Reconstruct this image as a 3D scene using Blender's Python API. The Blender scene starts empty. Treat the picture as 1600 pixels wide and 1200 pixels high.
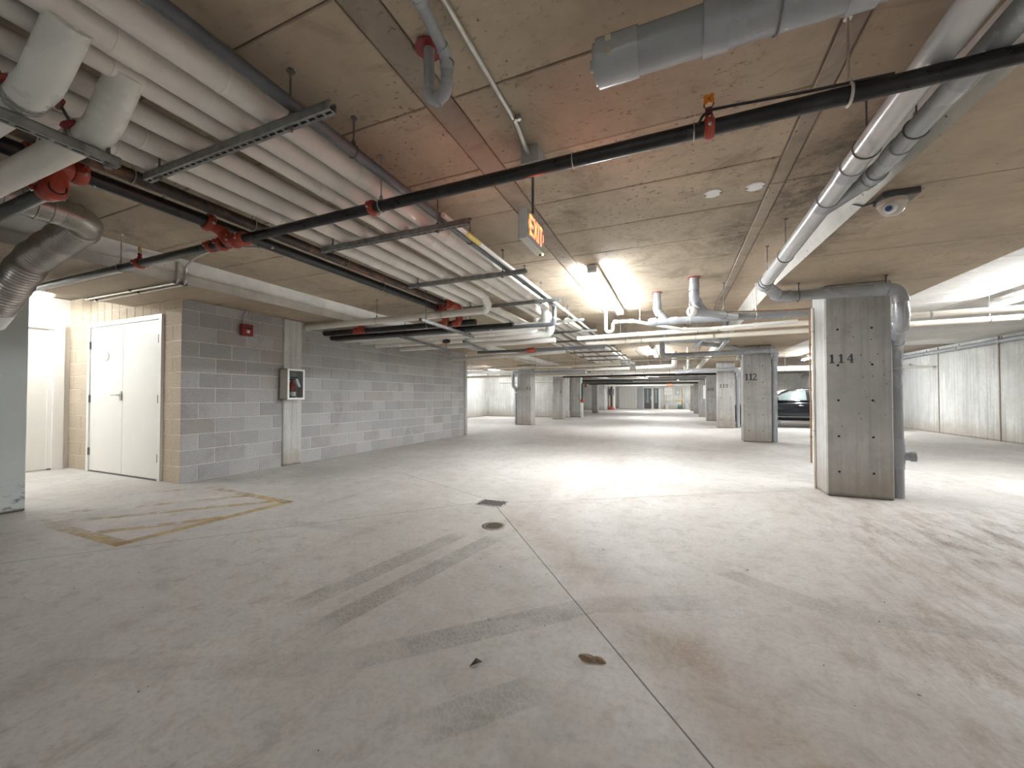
import bpy, bmesh, math, random
from mathutils import Vector, Matrix
random.seed(7)
PI = math.pi
S = bpy.context.scene
COL = S.collection

# ------------------------------------------------------------------ camera, world, exposure
cam_data = bpy.data.cameras.new('camera')
cam = bpy.data.objects.new('camera', cam_data)
COL.objects.link(cam)
cam.location = (0, 0, 1.11)
cam.rotation_euler = (math.radians(91.0), 0, math.radians(22.7))
cam_data.sensor_fit = 'HORIZONTAL'
cam_data.sensor_width = 36.0
cam_data.lens = 610.0 / 1600.0 * 36.0
cam_data.shift_y = 9.35 / 1600.0
cam_data.clip_start = 0.05
cam_data.clip_end = 120
S.camera = cam

world = bpy.data.worlds.new('world')
S.world = world
world.use_nodes = True
world.node_tree.nodes['Background'].inputs[0].default_value = (0.9, 0.95, 1.0, 1)
world.node_tree.nodes['Background'].inputs[1].default_value = 0.02

S.view_settings.view_transform = 'Standard'
S.view_settings.look = 'None'
S.view_settings.gamma = 1.0
S.view_settings.use_curve_mapping = False
S.view_settings.exposure = 2.53
S.cycles.use_denoising = True
S.cycles.max_bounces = 8
S.cycles.diffuse_bounces = 6
S.cycles.glossy_bounces = 3
S.cycles.sample_clamp_indirect = 6.0
S.cycles.sample_clamp_direct = 0.0

LAMP_W = 72.0          # one ceiling strip light
CEIL = 2.63            # underside of the main slab
SOFFIT = 2.37          # underside of the two dropped slab bands


# ------------------------------------------------------------------ node helpers
class NT:
    def __init__(self, name):
        self.m = bpy.data.materials.new(name)
        self.m.use_nodes = True
        self.t = self.m.node_tree
        self.b = self.t.nodes['Principled BSDF']
        self._pos = None

    def n(self, kind, **kw):
        nd = self.t.nodes.new(kind)
        for k, v in kw.items():
            setattr(nd, k, v)
        return nd

    def put(self, sock, v):
        if hasattr(v, 'is_output') or isinstance(v, bpy.types.NodeSocket):
            self.t.links.new(v, sock)
        elif isinstance(v, (tuple, list)):
            if len(v) == 3 and sock.type == 'RGBA':
                v = (*v, 1)
            sock.default_value = v
        else:
            sock.default_value = v

    def pos(self):
        if self._pos is None:
            self._pos = self.n('ShaderNodeNewGeometry').outputs['Position']
        return self._pos

    def rnd(self):
        return self.n('ShaderNodeObjectInfo').outputs['Random']

    def mapping(self, scale=(1, 1, 1), loc=(0, 0, 0), rot=(0, 0, 0), vec=None):
        nd = self.n('ShaderNodeMapping')
        self.put(nd.inputs['Vector'], vec or self.pos())
        nd.inputs['Scale'].default_value = scale
        nd.inputs['Location'].default_value = loc
        nd.inputs['Rotation'].default_value = rot
        return nd.outputs[0]

    def noise(self, scale=5, detail=4, rough=0.55, dist=0.0, vec=None):
        nd = self.n('ShaderNodeTexNoise')
        self.put(nd.inputs['Vector'], vec or self.pos())
        nd.inputs['Scale'].default_value = scale
        nd.inputs['Detail'].default_value = detail
        nd.inputs['Roughness'].default_value = rough
        nd.inputs['Distortion'].default_value = dist
        return nd.outputs[0]

    def vor(self, scale=5, feature='F1', vec=None, rand=1.0):
        nd = self.n('ShaderNodeTexVoronoi', feature=feature)
        self.put(nd.inputs['Vector'], vec or self.pos())
        nd.inputs['Scale'].default_value = scale
        nd.inputs['Randomness'].default_value = rand
        return nd.outputs['Distance']

    def rng(self, v, a, b, c=0.0, d=1.0, smooth=True):
        nd = self.n('ShaderNodeMapRange')
        nd.interpolation_type = 'SMOOTHSTEP' if smooth else 'LINEAR'
        self.put(nd.inputs[0], v)
        for i, x in enumerate((a, b, c, d)):
            nd.inputs[i + 1].default_value = x
        return nd.outputs[0]

    def math(self, op, a, b=0.0):
        nd = self.n('ShaderNodeMath', operation=op)
        self.put(nd.inputs[0], a)
        self.put(nd.inputs[1], b)
        return nd.outputs[0]

    def mix(self, f, a, b, mode='MIX'):
        nd = self.n('ShaderNodeMix', data_type='RGBA', blend_type=mode)
        self.put(nd.inputs[0], f)
        self.put(nd.inputs[6], a)
        self.put(nd.inputs[7], b)
        return nd.outputs[2]

    def sep(self, vec):
        nd = self.n('ShaderNodeSeparateXYZ')
        self.put(nd.inputs[0], vec)
        return nd.outputs

    def bump(self, h, strength=0.3, dist=0.01):
        nd = self.n('ShaderNodeBump')
        nd.inputs['Strength'].default_value = strength
        nd.inputs['Distance'].default_value = dist
        self.put(nd.inputs['Height'], h)
        self.put(self.b.inputs['Normal'], nd.outputs[0])

    def set(self, base=None, rough=None, metal=None, spec=None):
        if base is not None:
            self.put(self.b.inputs['Base Color'], base)
        if rough is not None:
            self.put(self.b.inputs['Roughness'], rough)
        if metal is not None:
            self.b.inputs['Metallic'].default_value = metal
        if spec is not None:
            self.b.inputs['Specular IOR Level'].default_value = spec
        return self.m


def plain(name, col, rough=0.5, metal=0.0, var=0.12, scale=9, spec=0.5, bump=0.0, grime=None, gscale=3, gmin=.55, gmax=.75):
    t = NT(name)
    n = t.noise(scale, 5, 0.6)
    dark = tuple(c * (1 - var) for c in col)
    lite = tuple(min(1, c * (1 + var)) for c in col)
    c = t.mix(t.rng(n, 0.3, 0.7), dark, lite)
    if grime:
        c = t.mix(t.rng(t.noise(gscale, 6, 0.65, 0.6), gmin, gmax), c, grime)
    if bump:
        t.bump(t.noise(scale * 8, 3, 0.6), bump, 0.004)
    return t.set(c, t.rng(n, 0.2, 0.8, max(0.05, rough - 0.07), min(1, rough + 0.07)), metal, spec)


def concrete(name, col, stain, streak=True, holes=True, big=0.7, amount=(0.5, 0.78), seed=0.0, rough=0.85, tone=0.0, pale=1.25, patch=None, specks=0.0, splash=False):
    t = NT(name)
    off = t.mapping(loc=(seed, seed * 1.7, seed * 0.6))
    a = t.noise(big, 6, 0.6, 0.4, off)
    b = t.noise(9, 5, 0.65, 0, off)
    base = t.mix(t.rng(a, 0.3, 0.72), tuple(c * 0.86 for c in col), tuple(min(1, c * pale) for c in col))
    base = t.mix(t.math('MULTIPLY', t.rng(b, 0.35, 0.75), 0.35), base, tuple(c * 0.72 for c in col))
    if streak:
        v = t.noise(1.0, 4, 0.6, 0, t.mapping((14, 14, 0.5), (seed, 0, 0)))
        base = t.mix(t.math('MULTIPLY', t.rng(v, 0.42, 0.68), 0.6), base, tuple(c * 0.6 for c in col))
        v2 = t.noise(1.0, 3, 0.6, 0, t.mapping((22, 22, 0.8), (seed + 4, 0, 3)))
        base = t.mix(t.math('MULTIPLY', t.rng(v2, 0.6, 0.75), 0.4), base, tuple(min(1, c * 1.4) for c in col))
    s = t.noise(1.6, 7, 0.68, 0.8, t.mapping(loc=(3 + seed, 8, 1)))
    base = t.mix(t.rng(s, amount[0], amount[1], 0, 0.75), base, stain)
    if patch:
        for (cx, cy), rad, colr in patch:
            vd = t.n('ShaderNodeVectorMath', operation='DISTANCE')
            t.put(vd.inputs[0], t.mapping((1.6, 0.75, 0)))
            vd.inputs[1].default_value = (cx * 1.6, cy * 0.75, 0)
            d = t.math('ADD', vd.outputs['Value'], t.math('MULTIPLY', t.noise(2.6, 7, 0.7, 0.6), 1.6))
            f = t.rng(d, rad + 1.15, rad + 0.45)
            f = t.math('MULTIPLY', f, t.rng(t.noise(11, 6, 0.75, 0.4), 0.28, 0.62, 0.25, 0.95))
            base = t.mix(f, base, colr)
    if specks:
        g = t.rng(t.noise(0.9, 4, 0.6, 0, t.mapping(loc=(seed + 3, 7, 0))), 0.42, 0.62)
        sp = t.rng(t.noise(26, 3, 0.6, 0.3, t.mapping((1.0, 1.8, 1), (seed, 0, 0))), 0.60, 0.67)
        base = t.mix(t.math('MULTIPLY', t.math('MULTIPLY', g, sp), specks), base, tuple(c * 0.30 for c in col))
        ln = t.rng(t.noise(1.0, 5, 0.7, 0.6, t.mapping((2.2, 9, 1), (seed, 3, 0))), 0.55, 0.68)
        base = t.mix(t.math('MULTIPLY', ln, 0.35), base, tuple(c * 0.55 for c in col))
    if splash:
        z = t.sep(t.pos())[2]
        m = t.math('ADD', z, t.math('MULTIPLY', t.noise(5, 6, 0.7, 0.5), 0.5))
        base = t.mix(t.rng(m, 0.75, 0.30, 0, 0.55), base, (0.30, 0.235, 0.175))
        base = t.mix(t.rng(t.math('ADD', z, t.math('MULTIPLY', t.noise(9, 5, 0.7), 0.09)), 0.10, 0.06, 0, 0.7), base, (0.15, 0.125, 0.105))
    if tone:
        base = t.mix(t.math('MULTIPLY', t.rnd(), tone), base, tuple(c * 0.55 for c in col))
    if holes:
        h = t.vor(16, 'F1', t.mapping((1, 1.0, 1), (seed, 2, 0)))
        gate = t.rng(t.noise(1.3, 3, 0.5, 0, t.mapping(loc=(seed + 9, 0, 0))), 0.5, 0.62)
        hm = t.math('MULTIPLY', t.rng(h, 0.14, 0.07), gate)
        base = t.mix(hm, base, tuple(c * 0.18 for c in col))
    t.bump(t.math('ADD', b, t.math('MULTIPLY', t.noise(60, 3, 0.6), 0.4)), 0.25, 0.006)
    return t.set(base, rough, 0, 0.3)


M = {}
M['ceiling'] = concrete('ceiling_concrete', (0.445, 0.368, 0.278), (0.20, 0.152, 0.108), False, True, 0.8, (0.50, 0.72), 0, 0.8, 0.3, 1.25, [((0.55, 4.1), 0.35, (0.13, 0.10, 0.08))], 0.85)
M['strip'] = concrete('ceiling_strip_concrete', (0.36, 0.30, 0.24), (0.17, 0.13, 0.10), False, True, 1.2, (0.46, 0.7), 5, 0.8, 0.2, 1.25, None, 0.6)
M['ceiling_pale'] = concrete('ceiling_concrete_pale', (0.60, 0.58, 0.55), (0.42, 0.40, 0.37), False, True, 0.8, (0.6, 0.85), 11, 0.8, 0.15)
M['soffit'] = concrete('soffit_concrete', (0.42, 0.335, 0.25), (0.26, 0.20, 0.15), False, True, 0.6, (0.55, 0.8), 17, 0.75, 0.1, 1.25, [((0.95, 3.5), 0.45, (0.10, 0.078, 0.062))], 0.6)
M['beamside'] = concrete('beam_concrete', (0.52, 0.50, 0.46), (0.33, 0.30, 0.26), False, True, 1.1, (0.55, 0.8), 23, 0.85)
M['wall'] = concrete('wall_concrete', (0.58, 0.58, 0.55), (0.40, 0.39, 0.34), True, True, 0.8, (0.55, 0.8), 2, 0.85, 0, 1.2, None, 0.5, True)
M['pillar'] = concrete('pillar_concrete', (0.44, 0.43, 0.41), (0.27, 0.24, 0.205), True, True, 1.3, (0.5, 0.78), 31, 0.8, 0.25, 1.25, None, 0, True)


def block_mat():
    t = NT('concrete_block')
    r = t.rnd()
    base = t.mix(r, (0.38, 0.375, 0.372), (0.50, 0.495, 0.485))
    base = t.mix(t.rng(t.math('FRACT', t.math('MULTIPLY', r, 13.7)), 0.82, 0.9, 0, 0.5), base, (0.41, 0.35, 0.31))
    n = t.noise(1.4, 6, 0.65, 0.5)
    base = t.mix(t.rng(n, 0.52, 0.74, 0, 0.6), base, (0.25, 0.22, 0.20))
    base = t.mix(t.rng(t.noise(2.2, 5, 0.7, 0.5, t.mapping(loc=(5, 3, 9))), 0.56, 0.74, 0, 0.5), base, (0.52, 0.50, 0.48))
    f = t.noise(90, 4, 0.7)
    base = t.mix(t.rng(f, 0.35, 0.7, 0, 0.4), base, (0.14, 0.135, 0.13))
    t.bump(f, 0.4, 0.004)
    return t.set(base, 0.92, 0, 0.2)


M['block'] = block_mat()
M['block_warm'] = plain('warm_block', (0.50, 0.42, 0.32), 0.9, 0, 0.15, 40, 0.2, 0.3, (0.38, 0.31, 0.23))
M['mortar'] = plain('mortar', (0.66, 0.63, 0.58), 0.95, 0, 0.1, 30, 0.2, 0.2)
M['white_wall'] = plain('white_painted_wall', (0.80, 0.77, 0.71), 0.75, 0, 0.03, 3)
M['door'] = plain('door_paint', (0.84, 0.82, 0.77), 0.45, 0, 0.02, 2, 0.4, 0, (0.74, 0.70, 0.63), 1.5, .62, .85)
M['frame'] = plain('frame_paint', (0.86, 0.84, 0.80), 0.4, 0, 0.02, 4)
M['jacket'] = plain('pipe_jacket', (0.72, 0.69, 0.645), 0.6, 0, 0.05, 3, 0.35, 0.05, (0.60, 0.56, 0.50), 2.2, .6, .85)
M['jacket_tape'] = plain('pipe_jacket_tape', (0.78, 0.75, 0.70), 0.5, 0, 0.04, 6)
M['pvc_white'] = plain('white_pvc', (0.78, 0.76, 0.72), 0.35, 0, 0.03, 5)
M['elbow_white'] = plain('white_elbow_cover', (0.70, 0.71, 0.67), 0.28, 0, 0.04, 4, 0.5)
M['cream_pipe'] = plain('cream_pipe', (0.72, 0.66, 0.57), 0.45, 0, 0.05, 4)
M['pvc'] = plain('grey_pvc', (0.33, 0.345, 0.36), 0.24, 0, 0.05, 4, 0.6, 0, (0.22, 0.215, 0.205), 3.0, .58, .8)
M['pvc_lit'] = plain('lit_grey_pvc', (0.52, 0.52, 0.515), 0.22, 0, 0.05, 4, 0.7, 0, (0.34, 0.33, 0.315), 2.2, .6, .75)  # same grey PVC, with the bright lamp sheen put into the colour
M['pvc_collar'] = plain('grey_pvc_fitting', (0.37, 0.385, 0.405), 0.22, 0, 0.05, 6, 0.6)
M['black_pipe'] = plain('black_steel', (0.022, 0.021, 0.021), 0.32, 0.35, 0.3, 12, 0.6)
M['rusty_pipe'] = plain('rusted_steel', (0.05, 0.036, 0.03), 0.5, 0.3, 0.4, 7, 0.5, 0.1, (0.17, 0.085, 0.045), 5, .48, .65)
M['dark_grey_pipe'] = plain('dark_grey_pipe', (0.10, 0.105, 0.115), 0.35, 0.1, 0.15, 8)
M['red'] = plain('red_fitting_paint', (0.33, 0.045, 0.022), 0.4, 0, 0.15, 14)
M['red_dark'] = plain('dark_red_paint', (0.22, 0.018, 0.016), 0.4, 0, 0.15, 14)
M['galv'] = plain('galvanised_steel', (0.42, 0.42, 0.40), 0.42, 0.75, 0.2, 25)
M['strut'] = plain('strut_steel', (0.24, 0.245, 0.235), 0.5, 0.45, 0.25, 18)
M['rod'] = plain('threaded_rod_steel', (0.16, 0.155, 0.15), 0.5, 0.5, 0.2, 30)
M['bolt'] = plain('zinc_bolt', (0.6, 0.59, 0.57), 0.3, 0.85, 0.1, 30)
M['duct'] = plain('duct_metal', (0.42, 0.40, 0.37), 0.34, 0.9, 0.15, 5, 0.5)
M['emt'] = plain('conduit_metal', (0.62, 0.60, 0.56), 0.35, 0.6, 0.1, 20)
M['copper'] = plain('copper_tone_pipe', (0.34, 0.22, 0.15), 0.4, 0.4, 0.15, 12)
M['brass'] = plain('brass', (0.75, 0.42, 0.10), 0.3, 0.7, 0.1, 20)
M['orange'] = plain('orange_plastic', (0.85, 0.30, 0.03), 0.35, 0, 0.08, 20)
M['grey_box'] = plain('grey_enamel', (0.40, 0.41, 0.41), 0.4, 0, 0.06, 10)
M['lite_grey_box'] = plain('light_grey_enamel', (0.66, 0.65, 0.61), 0.4, 0, 0.04, 10)
M['beige_box'] = plain('beige_enamel', (0.55, 0.52, 0.45), 0.4, 0, 0.05, 10)
M['white_enamel'] = plain('white_enamel', (0.85, 0.85, 0.84), 0.35, 0, 0.02, 10)
M['dark'] = plain('dark_recess', (0.02, 0.019, 0.018), 0.9, 0, 0.2, 20)
M['stencil'] = plain('stencil_paint', (0.055, 0.06, 0.085), 0.8, 0, 0.3, 60)
M['paper'] = plain('paper_tag', (0.88, 0.88, 0.86), 0.8, 0, 0.02, 10)
M['black_plastic'] = plain('black_plastic', (0.03, 0.03, 0.032), 0.45, 0, 0.1, 20)
M['rubber'] = plain('tyre_rubber', (0.025, 0.025, 0.026), 0.8, 0, 0.15, 40)
M['rim'] = plain('wheel_metal', (0.55, 0.56, 0.58), 0.3, 0.9, 0.06, 20)
M['carpaint'] = plain('car_paint', (0.012, 0.014, 0.019), 0.12, 0.3, 0.05, 3, 0.7)
M['chrome'] = plain('chrome', (0.8, 0.8, 0.8), 0.12, 1.0, 0.03, 3)
M['grate'] = plain('cast_iron', (0.23, 0.20, 0.185), 0.6, 0.5, 0.2, 40)
M['mud'] = plain('dried_mud', (0.30, 0.215, 0.14), 0.95, 0, 0.25, 40, 0.2, 0.5)
M['debris'] = plain('dark_debris', (0.06, 0.045, 0.035), 0.9, 0, 0.3, 60)
M['panel_dark'] = plain('dark_metal', (0.10, 0.105, 0.11), 0.4, 0.4, 0.1, 10)


def emit(name, col, strength):
    t = NT(name)
    t.set((0.8, 0.8, 0.8), 0.4)
    t.b.inputs['Emission Color'].default_value = (*col, 1)
    t.b.inputs['Emission Strength'].default_value = strength
    return t.m


M['exit_glow'] = emit('exit_letter_glow', (1.0, 0.135, 0.02), 0.52)
M['led'] = emit('test_lamp', (1.0, 0.45, 0.1), 6.0)


def glass(name, col, rough=0.02, alpha=None):
    t = NT(name)
    t.set(col, rough)
    t.b.inputs['Transmission Weight'].default_value = 1.0
    t.b.inputs['IOR'].default_value = 1.2
    return t.m


M['glass'] = glass('clear_pane', (0.85, 0.9, 0.92))
M['carglass'] = plain('tinted_car_glass', (0.15, 0.18, 0.175), 0.1, 0.0, 0.1, 2, 0.2)
M['dome'] = plain('clear_dome', (0.62, 0.56, 0.50), 0.12, 0, 0.03, 5, 0.6)


def painted_wall():
    t = NT('pale_blue_paint')
    base = t.mix(t.rng(t.noise(1.2, 4), 0.3, 0.7), (0.45, 0.49, 0.48), (0.52, 0.55, 0.53))
    z = t.sep(t.pos())[2]
    y = t.sep(t.pos())[1]
    scuff = t.math('MULTIPLY', t.rng(t.noise(9, 6, 0.75, 0, t.mapping((1, 1, 2.4))), 0.5, 0.6), t.rng(z, 0.36, 0.02))
    scuff = t.math('MULTIPLY', scuff, t.rng(y, 1.45, 1.66))
    base = t.mix(scuff, base, (0.10, 0.085, 0.07))
    base = t.mix(t.rng(z, 0.035, 0.015), base, (0.13, 0.10, 0.08))
    return t.set(base, 0.55, 0, 0.4)


M['bluewall'] = painted_wall()


def hatch_mat():
    t = NT('worn_yellow_paint')
    w = t.noise(5, 7, 0.7, 0.5)
    x = t.sep(t.pos())[0]
    wear = t.math('ADD', w, t.rng(x, -5.3, -3.9, -0.16, 0.10, False))
    fade = t.rng(wear, 0.30, 0.72, 0.0, 0.6)
    col = t.mix(t.rng(t.noise(14, 4), 0.3, 0.7), (0.70, 0.52, 0.27), (0.74, 0.58, 0.33))
    tr = t.n('ShaderNodeBsdfTransparent')
    mx = t.n('ShaderNodeMixShader')
    t.set(col, 0.8)
    t.put(mx.inputs[0], fade)
    t.t.links.new(tr.outputs[0], mx.inputs[1])
    t.t.links.new(t.b.outputs[0], mx.inputs[2])
    t.t.links.new(mx.outputs[0], t.t.nodes['Material Output'].inputs['Surface'])
    return t.m


M['hatch'] = hatch_mat()


def floor_mat():
    t = NT('floor_concrete')
    base = t.mix(t.rng(t.noise(0.45, 6, 0.6, 0.6), 0.32, 0.7), (0.47, 0.445, 0.415), (0.62, 0.60, 0.57))
    st = t.noise(1.0, 6, 0.65, 0.8, t.mapping((1.5, 0.38, 1), rot=(0, 0, 0.5)))
    base = t.mix(t.rng(st, 0.52, 0.74, 0, 0.5), base, (0.36, 0.325, 0.285))
    wh = t.noise(1.0, 6, 0.7, 0.6, t.mapping((0.5, 1.9, 1), (4, 2, 0), (0, 0, 0.35)))
    base = t.mix(t.rng(wh, 0.55, 0.75, 0, 0.4), base, (0.70, 0.69, 0.67))
    fine = t.noise(38, 5, 0.7)
    base = t.mix(t.rng(fine, 0.4, 0.75, 0, 0.42), base, (0.30, 0.27, 0.24))
    mid = t.noise(7, 7, 0.72, 0.4)
    base = t.mix(t.rng(mid, 0.48, 0.70, 0, 0.6), base, (0.34, 0.31, 0.275))
    base = t.mix(t.rng(mid, 0.46, 0.3, 0, 0.3), base, (0.68, 0.665, 0.64))

    def seg(a, b, w, soft, endsoft=0.25, warp=0.0, wscale=2.0):
        ang = math.atan2(b[1] - a[1], b[0] - a[0])
        L = math.hypot(b[0] - a[0], b[1] - a[1])
        nd = t.n('ShaderNodeMapping', vector_type='TEXTURE')
        src = t.pos()
        if warp:
            add = t.n('ShaderNodeVectorMath', operation='MULTIPLY_ADD')
            nn = t.n('ShaderNodeTexNoise')
            t.put(nn.inputs['Vector'], t.pos())
            nn.inputs['Scale'].default_value = wscale
            nn.inputs['Detail'].default_value = 5
            t.put(add.inputs[0], nn.outputs['Color'])
            add.inputs[1].default_value = (warp, warp, 0)
            t.put(add.inputs[2], t.pos())
            sub = t.n('ShaderNodeVectorMath', operation='SUBTRACT')
            t.put(sub.inputs[0], add.outputs[0])
            sub.inputs[1].default_value = (warp / 2, warp / 2, 0)
            src = sub.outputs[0]
        t.put(nd.inputs['Vector'], src)
        nd.inputs['Location'].default_value = (a[0], a[1], 0)
        nd.inputs['Rotation'].default_value = (0, 0, ang)
        x, y, _ = t.sep(nd.outputs[0])
        across = t.rng(t.math('ABSOLUTE', y), w + soft, w)
        along = t.math('MULTIPLY', t.rng(x, -endsoft, endsoft), t.rng(x, L + endsoft, L - endsoft))
        return t.math('MULTIPLY', across, along), nd.outputs[0]

    # brown dirt washed toward the joint and the pillar
    blotch = t.rng(t.noise(2.4, 8, 0.72, 0.7), 0.40, 0.68)
    streaks = t.rng(t.noise(1.0, 9, 0.8, 0.35, t.mapping((7, 2.0, 1), rot=(0, 0, 1.15))), 0.42, 0.66)
    grain = t.rng(t.noise(55, 5, 0.8), 0.36, 0.62, 0.35, 1.0)
    streaks = t.math('MULTIPLY', streaks, grain)
    blotch = t.math('MULTIPLY', blotch, grain)
    for a, b, w, soft, k in (((-1.4, 3.45), (0.5, 1.2), 0.05, 0.16, 0.55), ((-0.1, 2.05), (0.75, 0.95), 0.06, 0.2, 0.65),
                             ((-1.3, 3.8), (0.8, 5.3), 0.02, 0.12, 0.3)):
        s, _ = seg(a, b, w, soft, 0.3, 0.12)
        base = t.mix(t.math('MULTIPLY', t.math('MULTIPLY', s, t.math('ADD', blotch, 0.25)), k), base, (0.33, 0.24, 0.165))
    for a, b, w, soft, k, col in (((1.0, 3.3), (4.2, 3.3), 0.9, 1.6, 0.85, (0.28, 0.205, 0.14)),
                                  ((1.7, 3.95), (3.6, 4.6), 0.15, 0.55, 1.0, (0.11, 0.08, 0.06)),
                                  ((1.2, 5.1), (4.6, 5.2), 0.1, 0.5, 0.55, (0.26, 0.19, 0.14)),
                                  ((0.7, 1.6), (2.4, 2.2), 0.4, 0.9, 0.7, (0.30, 0.225, 0.155)),
                                  ((2.8, 6.6), (7.2, 8.4), 0.3, 1.2, 0.45, (0.36, 0.29, 0.22))):
        s, _ = seg(a, b, w, soft, 0.6, 0.5, 1.1)
        base = t.mix(t.math('MULTIPLY', t.math('MULTIPLY', s, streaks), k), base, col)
    # damp grey by the hatched bay and wet tyre tracks
    for a, b, k in (((-1.86, 1.50), (-1.62, 2.75), 0.62), ((-1.58, 1.42), (-1.33, 2.8), 0.66), ((-1.25, 1.30), (-0.42, 2.10), 0.62),
                    ((-0.42, 2.10), (0.12, 2.36), 0.35), ((0.25, 2.84), (0.78, 2.50), 0.4), ((0.78, 2.52), (1.7, 2.6), 0.4),
                    ((-0.80, 1.10), (-0.50, 1.42), 0.45), ((-2.45, 0.70), (-1.35, 1.22), 0.22), ((-3.3, 2.4), (-2.3, 2.55), 0.2)):
        s, v = seg(a, b, 0.068, 0.016, 0.10, 0.02, 5)
        tr = t.vor(30, 'DISTANCE_TO_EDGE', t.n('ShaderNodeVectorMath', operation='MULTIPLY').outputs[0])
        vm = t.t.nodes[-2]
        t.put(vm.inputs[0], v)
        vm.inputs[1].default_value = (1.5, 0.8, 1)
        cells = t.rng(tr, 0.0, 0.16, 0.45, 1.0)
        patch = t.rng(t.noise(3, 4, 0.6), 0.3, 0.55, 0.35, 1)
        base = t.mix(t.math('MULTIPLY', t.math('MULTIPLY', t.math('MULTIPLY', s, cells), patch), k), base, (0.245, 0.225, 0.20))
    # saw-cut joints that run into the drain
    for a, b in (((-1.95, 3.62), (-6.0, -1.0)), ((-1.85, 3.80), (-3.6, 4.6)), ((-1.60, 3.79), (1.35, 5.6)), ((-1.66, 3.58), (1.6, -0.6))):
        s, _ = seg(a, b, 0.002, 0.003, 0.02, 0.012, 3)
        base = t.mix(t.math('MULTIPLY', s, 0.85), base, (0.05, 0.04, 0.03))
    # specks
    sp = t.rng(t.vor(3.2), 0.035, 0.02)
    base = t.mix(t.math('MULTIPLY', sp, 0.8), base, (0.07, 0.06, 0.05))
    t.bump(t.math('ADD', fine, st), 0.15, 0.006)
    return t.set(base, t.rng(t.noise(2, 5), 0.3, 0.7, 0.55, 0.8), 0, 0.35)


M['floor'] = floor_mat()


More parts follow.
